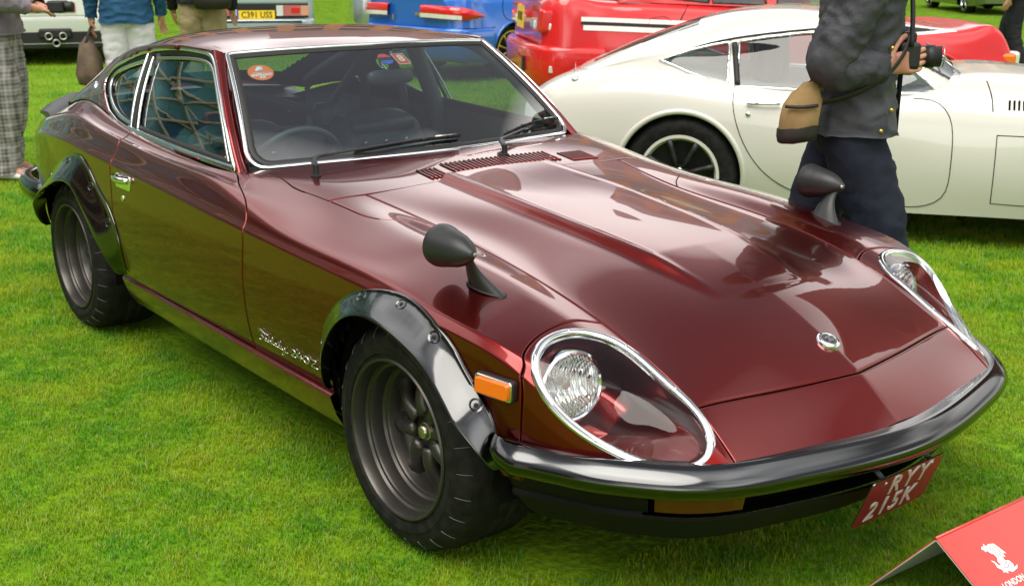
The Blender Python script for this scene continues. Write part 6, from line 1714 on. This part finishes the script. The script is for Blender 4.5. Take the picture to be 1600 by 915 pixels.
def person(label, loc, rz, J, trousers, top, shoes, jacket_rings, sleeve_r=(.075, .065, .055, .048), leg_r=(.105, .10, .082, .078, .082), group=None, seed=1, hair='hair', hands=None, hem=None, facing=0):
    e = empty('person', loc, label, 'person', rz, group)
    # body: one continuous mesh grown on a skeleton
    V, E_, rad = [], [], []
    def add(p, r, par=None):
        V.append(p); rad.append(r)
        if par is not None: E_.append((par, len(V) - 1))
        return len(V) - 1
    pel = add(J['pelvis'], (.115, .13)); ch = add(J['chest'], (.12, .15), pel); nk = add(J['neck'], .055, ch); hd = add(J['head'], .085, nk)
    for s_ in 'RL':
        hip = add(J['hip' + s_], .085, pel); kn = add(J['knee' + s_], .058, hip); an = add(J['ankle' + s_], .042, kn); add(J['toe' + s_], .035, an)
        sh = add(J['sho' + s_], .060, ch); el = add(J['elb' + s_], .043, sh); wr = add(J['wri' + s_], .030, el)
        if hands is None or s_ not in hands:
            d = V3(J['wri' + s_]) - V3(J['elb' + s_]); d /= np.linalg.norm(d); side = V3((.6, -.3 if s_ == 'R' else .3, 0)); side -= d * (side @ d); side /= np.linalg.norm(side); nn = np.cross(d, side)
            palm = add(V3(J['wri' + s_]) + d * .055, (.020, .036), wr)
            for q, (of, ln) in enumerate(((-.030, .070), (-.010, .085), (.010, .080), (.030, .062))):
                a = add(V3(J['wri' + s_]) + d * .095 + side * of, .0095, palm); b_ = add(V3(J['wri' + s_]) + d * (.095 + ln * .5) + side * of + nn * .010, .0085, a); add(V3(J['wri' + s_]) + d * (.095 + ln * .85) + side * of + nn * .028, .007, b_)
            a = add(V3(J['wri' + s_]) + d * .05 + side * -.045, .011, palm); add(V3(J['wri' + s_]) + d * .085 + side * -.055 + nn * .012, .009, a)
    body = skin_mesh('body', V, E_, rad, M['skin'], e)
    hp, Rm = head(e, V3(J['head']) + V3((.01, 0, .05)), facing); v, f = join_vf(*hp); mesh_obj('face', v, f, M['skin'], e)
    c = V3(J['head']) + V3((.01, 0, .05)); v, f = lathe_vf([(.001, .135), (.06, .122), (.086, .085), (.092, .03), (.088, -.02), (.07, -.05)], 24, 'z'); v = v * V3((1.15, 1, 1)); v[:, 0] -= .014; fr = v[:, 0] > .03; v[fr, 2] = np.maximum(v[fr, 2], .045)
    mesh_obj('hair', wrinkle(v @ Rm.T + c, .006, 20, 3), f, M[hair], e)
    # clothes
    for i, s_ in enumerate('RL'):
        hip, kn, an = V3(J['hip' + s_]), V3(J['knee' + s_]), V3(J['ankle' + s_])
        limb('trouser_leg', [hip + V3((0, 0, .10)), hip, (hip + kn) / 2 + V3((.012, 0, 0)), kn + V3((.01, 0, 0)), (kn + an) / 2, an + V3((0, 0, -.03))], [leg_r[0] * .92, leg_r[0], leg_r[1], leg_r[2], leg_r[3], leg_r[4]], trousers, e, amp=.010, sc=8, seed=seed + i * 7)
        toe = V3(J['toe' + s_]); d = toe - an; d[2] = 0; d /= np.linalg.norm(d)
        sv = []; n_ = 12
        for u in np.linspace(0, 1, n_):
            cx = an + d * (-.075 + .27 * u); cz = .0; wd = .032 + .020 * math.sin(math.pi * min(1, u * 1.1)) ; ht = .085 if u < .3 else .085 - .045 * min(1, (u - .3) / .45)
            if u > .93 or u < .05: wd *= .6; ht *= .7
            sd = np.cross((0, 0, 1.), d)
            for k in range(14):
                t = 2 * math.pi * k / 14; sv.append(V3((cx[0], cx[1], 0)) + sd * wd * math.cos(t) + V3((0, 0, an[2] - .075 + ht / 2 + ht / 2 * math.sin(t))))
        mesh_obj('shoe', sv, grid_faces(n_, 14, closed_v=True) + [tuple(range(14)), tuple(reversed(range((n_ - 1) * 14, n_ * 14)))], shoes, e)
    pv = V3(J['pelvis'])
    torso('trouser_seat', [(pv[0], pv[1], pv[2] - .12, .08, .12), (pv[0], pv[1], pv[2] - .06, .115, .168), (pv[0], pv[1], pv[2] + .02, .112, .165), (pv[0], pv[1], pv[2] + .10, .09, .14)], trousers, e, amp=.006, seed=seed + 3)
    torso('jacket', jacket_rings, top, e, amp=.016, sc=6, seed=seed + 5)
    for i, s_ in enumerate('RL'):
        sh, el, wr = V3(J['sho' + s_]), V3(J['elb' + s_]), V3(J['wri' + s_]); inn = V3(J['chest']); inn[2] = sh[2]
        limb('sleeve', [sh + (inn - sh) * .35 + V3((0, 0, -.01)), sh, (sh + el) / 2, el, (el + wr) / 2, wr], [sleeve_r[0] * .9, sleeve_r[0], sleeve_r[1] * 1.05, sleeve_r[1], sleeve_r[2], sleeve_r[3]], top, e, amp=.014, sc=11, seed=seed + 20 + i, stretch=(1, 1, 1))
    return e

# --- man with the camera, walking past the ivory coupe (x = his front)
mz = 0.0
Jm = dict(pelvis=(0, 0, .92), chest=(.02, 0, 1.33), neck=(.05, 0, 1.53), head=(.08, 0, 1.64), hipR=(0, -.095, .88), hipL=(0, .095, .88), kneeR=(.11, -.11, .50), kneeL=(-.14, .10, .50), ankleR=(.13, -.11, .085), ankleL=(-.44, .10, .20), toeR=(.28, -.12, .03), toeL=(-.36, .10, .06),
          shoR=(.00, -.20, 1.43), shoL=(.02, .20, 1.43), elbR=(-.105, -.255, 1.12), elbL=(-.02, .27, 1.13), wriR=(.06, -.165, 1.115), wriL=(.11, .10, 1.10))
MAN = person('man in a charcoal jacket holding a camera, walking between the maroon and ivory coupes', (-.105, 1.105, 0), R(44), Jm, M['navy'], M['jacket'], M['shoe_dark'],
    [(.00, 0, .89, .152, .212), (.0, 0, .93, .148, .208), (.0, 0, 1.02, .132, .20), (.005, 0, 1.15, .128, .203), (.012, 0, 1.30, .132, .213), (.02, 0, 1.42, .115, .20), (.035, 0, 1.50, .07, .10), (.045, 0, 1.54, .06, .065)], sleeve_r=(.088, .076, .064, .050), leg_r=(.104, .095, .080, .078, .088), seed=4, hands='RL')
def grip_hand(parent, wr, tgt, sg):
    """hand closed round the camera body; wr wrist, tgt palm centre"""
    wr, tgt = V3(wr), V3(tgt); d = tgt - wr; d /= np.linalg.norm(d); V, E_, rad = [], [], []
    def add(p, r, par=None):
        V.append(p); rad.append(r)
        if par is not None: E_.append((par, len(V) - 1))
        return len(V) - 1
    up = V3((0, 0, 1)); out = np.cross(d, up) * 1.0; out /= np.linalg.norm(out)
    if sg > 0: out = -out
    w0 = add(wr, .027); p1 = add(wr + d * .045, (.020, .036), w0); p2 = add(wr + d * .082, (.019, .040), p1)
    for of, ln in ((.030, .062), (.010, .072), (-.011, .068), (-.030, .055)):
        k0 = add(wr + d * .098 + up * of + out * .008, .0105, p2); k1 = add(wr + d * (.098 + ln * .55) + up * of + out * .012, .0098, k0); k2 = add(wr + d * (.098 + ln * .95) + up * (of * .95) - out * .006, .0088, k1); add(wr + d * (.098 + ln * 1.0) + up * of * .9 - out * .024, .0078, k2)
    t0 = add(wr + d * .040 + up * .040 - out * .004, .0135, p1); t1 = add(wr + d * .068 + up * .072 - out * .008, .0115, t0); add(wr + d * .100 + up * .082 - out * .018, .0095, t1)
    return skin_mesh('hand', V, E_, rad, M['skin'], parent)
grip_hand(MAN, (.053, -.168, 1.115), (.133, -.138, 1.128), -1); grip_hand(MAN, (.105, .105, 1.10), (.16, .02, 1.11), 1)
for k in range(3): pass
# details of the jacket: cuff, pocket flap, studs, zip edge
v, f = tube_vf([(.018, -.185, 1.116), (.060, -.166, 1.115)], [.056, .053], 20); mesh_obj('cuff', v, f, M['jacket'], MAN)
v, f = box_vf((.150, 0, 1.06), (.012, .03, .34)); mesh_obj('placket', wrinkle(v, .003, 9, 2), f, M['black_cloth'], MAN)
for (a, b, c) in ((.085, -.185, 1.175), (.10, -.18, .98), (.07, -.20, .915)):
    v, f = lathe_vf([(.001, .004), (.006, .003), (.007, 0)], 10, 'y', (0, 0, 0)); v[:, 1] *= -1; mesh_obj('stud', v + V3((a, b, c)), f, M['gold'], MAN)
v, f = tube_vf(spl([(.08, -.04, 1.50), (.150, -.09, 1.32), (.142, -.15, 1.20), (.07, -.205, 1.09), (-.06, -.222, 1.02), (-.15, -.225, 1.0)], 30), .011, 8, flat=.3); mesh_obj('shoulder_strap', v, f, M['dark_leather'], MAN)
# camera
cam_e = empty('camera_body', (-.105, 1.105, 0), 'black camera held at the chest by the man in the charcoal jacket', 'camera', R(44))
CB = V3((.148, -.085, 1.148))
v, f = box_vf(CB, (.065, .135, .085)); bevel_obj(mesh_obj('camera_case', v, f, M['black_plastic'], cam_e, smooth=False), .012, 3)
v, f = box_vf(CB + V3((.0, 0, .055)), (.05, .05, .035)); bevel_obj(mesh_obj('prism_housing', v, f, M['black_plastic'], cam_e, smooth=False), .010, 3)
v, f = lathe_vf([(.028, 0), (.034, .005), (.034, .03), (.037, .032), (.037, .055), (.033, .057), (.033, .075), (.028, .077), (.024, .070), (.001, .068)], 28, 'x', CB + V3((.03, 0, -.005))); mesh_obj('camera_lens', v, f, M['black_plastic'], cam_e)
v, f = lathe_vf([(.0345, .080), (.036, .080), (.036, .083), (.0345, .083)], 24, 'x', CB + V3((.03, 0, -.005))); mesh_obj('lens_ring', v, f, M['steel'], cam_e)
for sg in (-1, 1): tube('neck_strap', spl([CB + V3((0, sg * .07, .03)), (.142, sg * .10 - .03, 1.33), (.09, sg * .085, 1.50), (-.02, sg * .05, 1.56)], 24), .008, M['black_plastic'], cam_e, 6)
# tan shoulder bag
BAG = empty('shoulder_bag', (-.105, 1.105, 0), 'tan canvas shoulder bag with dark base at the hip of the camera man', 'bag', R(44))
BV = []; BN = 22
for i, (z, a, b, cx) in enumerate([(.775, .07, .05, -.185), (.785, .105, .075, -.185), (.83, .125, .088, -.185), (.89, .128, .088, -.182), (.95, .118, .080, -.172), (1.0, .095, .065, -.155), (1.035, .06, .045, -.13), (1.045, .02, .02, -.12)]):
    for k in range(BN):
        t = 2 * math.pi * k / BN; ca, sa = math.cos(t), math.sin(t); BV.append((cx + a * np.sign(ca) * abs(ca) ** .88, -.265 + b * np.sign(sa) * abs(sa) ** .88, z - .0 + .12 * (cx + a * ca + .18)))
BV = (V3(BV) - V3((-.185, -.265, .9))) * V3((.50, .60, .64)) + V3((-.190, -.215, .972))
mesh_obj('bag_body', wrinkle(BV, .011, 11, 2), grid_faces(8, BN, closed_v=True) + [tuple(reversed(range(BN)))], M['tan'], BAG)
BB = []
for (z, k_) in ((.762, .9), (.770, 1.06), (.80, 1.12), (.835, 1.12)):
    for k in range(BN):
        t = 2 * math.pi * k / BN; ca, sa = math.cos(t), math.sin(t); a, b = .118 * k_, .082 * k_; BB.append((-.185 + a * np.sign(ca) * abs(ca) ** .88, -.265 + b * np.sign(sa) * abs(sa) ** .88, z - .004 + .12 * (-.185 + a * ca + .18)))
BB = (V3(BB) - V3((-.185, -.265, .9))) * V3((.50, .60, .64)) + V3((-.190, -.215, .972))
mesh_obj('bag_base', wrinkle(BB, .011, 11, 2), grid_faces(4, BN, closed_v=True) + [tuple(reversed(range(BN)))], M['dark_leather'], BAG)
tube('bag_strap', spl([(-.24, -.262, .995), (-.19, -.272, .995), (-.14, -.262, 1.0)], 12), .006, M['dark_leather'], BAG, 6)
tube('bag_strap', spl([(-.17, -.21, 1.05), (-.13, -.215, 1.09), (-.08, -.22, 1.14)], 12), .018, M['dark_leather'], BAG, 8, flat=.4)

def std(lean=0, z=0, step=.0, armR=None, armL=None):
    J = dict(pelvis=(0, 0, .94), chest=(lean, 0, 1.33), neck=(lean + .01, 0, 1.52), head=(lean + .03, 0, 1.63), hipR=(0, -.095, .90), hipL=(0, .095, .90), kneeR=(.02 + step, -.10, .50), kneeL=(.02 - step * .3, .10, .50), ankleR=(-.02 + step * 1.3, -.11, .09), ankleL=(-.02 - step, .11, .09), toeR=(.14 + step * 1.3, -.13, .03), toeL=(.14 - step, .13, .03),
             shoR=(lean, -.20, 1.43), shoL=(lean, .20, 1.43), elbR=(lean - .03, -.27, 1.15), elbL=(lean - .03, .27, 1.15), wriR=(lean + .06, -.27, .92), wriL=(lean + .06, .27, .92))
    for k, q in (('R', armR), ('L', armL)):
        if q: J['elb' + k], J['wri' + k] = q
    return J
RINGS = lambda z0, w_=.19, d_=.13: [(0, 0, z0, d_ + .022, w_ + .022), (0, 0, z0 + .06, d_ + .016, w_ + .016), (0, 0, 1.12, d_, w_), (0, 0, 1.30, d_ + .005, w_ + .015), (0, 0, 1.42, d_ - .015, w_), (0.01, 0, 1.50, .07, .10), (.015, 0, 1.53, .06, .065)]
person('person in grey plaid trousers and white canvas shoes cut by the left edge', (-5.80, -.03, 0), R(52), std(0, 0, .03, armR=((.05, -.27, 1.16), (.28, -.12, 1.10)), armL=((.05, .27, 1.16), (.28, .05, 1.10))), M['plaid'], M['mauve'], M['shoe_white'], RINGS(.93, .19, .14), leg_r=(.12, .115, .10, .095, .10), seed=12)
_c = empty('compact_camera', (-5.80, -.03, 0), 'black compact camera in the hands of the person in plaid trousers', 'camera', R(52))
v, f = box_vf((.43, -.03, 1.10), (.10, .12, .075)); bevel_obj(mesh_obj('camera_case', v, f, M['black_plastic'], _c, smooth=False), .012, 2)
v, f = lathe_vf([(.03, 0), (.033, .05), (.028, .055), (.001, .05)], 18, 'x', (.47, -.03, 1.10)); mesh_obj('camera_lens', v, f, M['black_plastic'], _c)
person('person from behind in a dark blue shirt and white trousers', (-7.57, 1.52, 0), R(150), std(0, 0, .01, armL=((-.02, .27, 1.16), (.02, .285, .90))), M['white_cloth'], M['blue_shirt'], M['shoe_dark'], RINGS(.86, .20, .135), leg_r=(.12, .11, .092, .085, .088), seed=31)
HB = empty('hand_bag', (-7.57, 1.52, 0), 'worn brown leather bag hanging from the hand of the person in white trousers', 'bag', R(150))
BV = []
for (z, a, b) in [(.36, .10, .06), (.37, .15, .09), (.45, .17, .10), (.58, .15, .085), (.68, .11, .06), (.74, .06, .03), (.76, .02, .015)]:
    for k in range(20):
        t = 2 * math.pi * k / 20; ca, sa = math.cos(t), math.sin(t); BV.append((.02 + a * np.sign(ca) * abs(ca) ** .7, .33 + b * np.sign(sa) * abs(sa) ** .7, z))
mesh_obj('bag_body', wrinkle(BV, .014, 7, 6), grid_faces(7, 20, closed_v=True) + [tuple(reversed(range(20)))], M['bag_brown'], HB)
tube('bag_handle', spl([(-.06, .33, .70), (-.03, .30, .80), (.02, .29, .83), (.07, .30, .80), (.10, .33, .70)], 20), .012, M['dark_leather'], HB, 8)
person('person from behind in khaki trousers and a black jacket', (-8.27, 2.50, 0), R(148), std(), M['khaki'], M['black_cloth'], M['shoe_dark'], RINGS(.97, .20, .14), leg_r=(.125, .11, .09, .085, .088), seed=44)
WB = empty('waist_bag', (-8.27, 2.50, 0), 'black shoulder bag on the hip of the person in khaki trousers', 'bag', R(148))
BV = []
for (z, a, b) in [(.92, .07, .05), (.93, .12, .07), (1.0, .135, .075), (1.09, .125, .07), (1.12, .10, .05)]:
    for k in range(18):
        t = 2 * math.pi * k / 18; ca, sa = math.cos(t), math.sin(t); BV.append((-.17 + b * np.sign(sa) * abs(sa) ** .7, -.12 + a * np.sign(ca) * abs(ca) ** .7 * 1.3, z))
mesh_obj('bag_body', wrinkle(BV, .008, 9, 6), grid_faces(5, 18, closed_v=True) + [tuple(reversed(range(18))), tuple(range(72, 90))], M['dark_leather'], WB)
tube('bag_strap', spl([(-.17, -.02, 1.11), (-.15, .10, 1.25), (-.10, .17, 1.40), (0, .12, 1.52)], 20), .016, M['dark_leather'], WB, 6)
person('person in black trousers and beige top cut by the right edge', (-5.62, 11.94, 0), R(200), std(0, 0, .10), M['black_cloth'], M['khaki'], M['shoe_dark'], RINGS(.98, .19, .13), seed=58)

# ------------------------------------------------------------------ folded show sign on the grass
def show_sign():
    e = empty('show_sign', (1.04, .0, 0), 'folded red show sign with a white dragon crest standing on the grass', 'sign')
    rl, rr_ = V3((1.036, -.03, .203)), V3((1.046, .272, .203)); ex = rr_ - rl; ex /= np.linalg.norm(ex)
    ex = ex * 1.0; wd = .42
    fr = V3((.30, -.03, -.20)); fr -= ex * (fr @ ex); fr /= np.linalg.norm(fr); bk = V3((-.172, .0, -.203)); bk -= ex * (bk @ ex); bk /= np.linalg.norm(bk)
    o = V3((1.04, 0, 0))
    def sheet(name, d, ln, m, nn, th=.0022):
        a = rl - o; v = [a, a + ex * wd, a + ex * wd + d * ln, a + d * ln]; v = np.array(v + [p - nn * th for p in v]); f = [(0, 1, 2, 3), (7, 6, 5, 4), (0, 4, 5, 1), (1, 5, 6, 2), (2, 6, 7, 3), (3, 7, 4, 0)]
        return mesh_obj(name, v, f, m, e, smooth=False)
    nf = np.cross(fr, ex); nf = nf if nf[2] > 0 else -nf; nb = np.cross(bk, ex); nb = nb if nb[2] > 0 else -nb
    red = mat('sign_red', (.62, .045, .035), .28, 0, .6, .05); wht = mat('sign_white', (.62, .62, .6), .35, 0, .3)
    ft = sheet('front_panel', fr, .36, red, nf); rv = sheet('front_backing', fr, .362, wht, nf); rv.data.transform(Matrix.Translation(Vector(-nf * .0025)))
    bkp = sheet('back_panel', bk, .265, red, nb); rv = sheet('back_lining', bk, .267, wht, nb); rv.data.transform(Matrix.Translation(Vector(-nb * .0025)))
    v, f = tube_vf([rl - o - ex * .0005, rl - o + ex * (wd + .0005)], .0036, 10); mesh_obj('fold_edge', v, f, red, e)
    # lettering reads along ex, top towards the fold
    def at_(u, d): return rl - o + ex * u + fr * d + nf * .0008
    ey = -fr
    DR = [(.0, .0), (.28, -.04), (.34, .10), (.20, .12), (.30, .22), (.18, .24), (.36, .34), (.56, .30), (.60, .42), (.74, .26), (.62, .16), (.84, .10), (.98, .16), (.90, .02), (1.02, -.06), (.80, -.02), (.72, -.16), (.50, -.08), (.40, -.20), (.30, -.10), (.06, -.12)]
    DR = [(.02, .96), (.14, 1.04), (.24, 1.00), (.30, 1.10), (.36, .98), (.52, 1.02), (.80, .96), (.90, .78), (1.02, .52), (.86, .58), (.84, .44), (.72, .50), (.68, .36), (.86, .30), (.92, .14), (.84, .04), (1.10, .08), (.96, -.02), (.60, -.06), (.44, .04), (.34, -.04), (.26, .06), (.18, .02), (.20, .14), (.06, .26), (.10, .40), (.02, .54), (.14, .48), (.22, .30), (.34, .26), (.30, .42), (.42, .52), (.40, .66), (.28, .74), (.22, .86), (.12, .82), (.10, .90)]
    hs = .072
    c = at_(.128, .098)
    v, f = prism_vf([((x - .5) * hs * .85, (y - .5) * hs) for x, y in DR], .0004, (c, ex, ey, nf)); mesh_obj('crest', v, f, M['white_print'], e, smooth=False)
    red2 = red
    for P in ([(.50, .92), (.62, .70), (.66, .52)], [(.66, .90), (.76, .70), (.80, .56)], [(.40, .90), (.50, .68), (.54, .50)], [(.34, .20), (.52, .12), (.70, .20)], [(.46, .34), (.60, .26), (.72, .30)]):
        v, f = tube_vf([c + ex * (x - .5) * hs * .85 + ey * (y - .5) * hs + nf * .0006 for x, y in spl(P, 8)], .0009, 5); mesh_obj('crest_line', v, f, red2, e)
    for s_, d, sz in (('LONDON CONCOURS', .158, .0215), ('HONOURABLE ARTILLERY COMPANY', .184, .0185), ('08-09 JUNE 2022', .207, .0135)):
        text_obj('sign_text', s_, sz, M['white_print'], e, frame_m(at_(.195 if 'HON' in s_ else .170, d), ex, ey), .0003, sx=.86, bold=.0003)
show_sign()
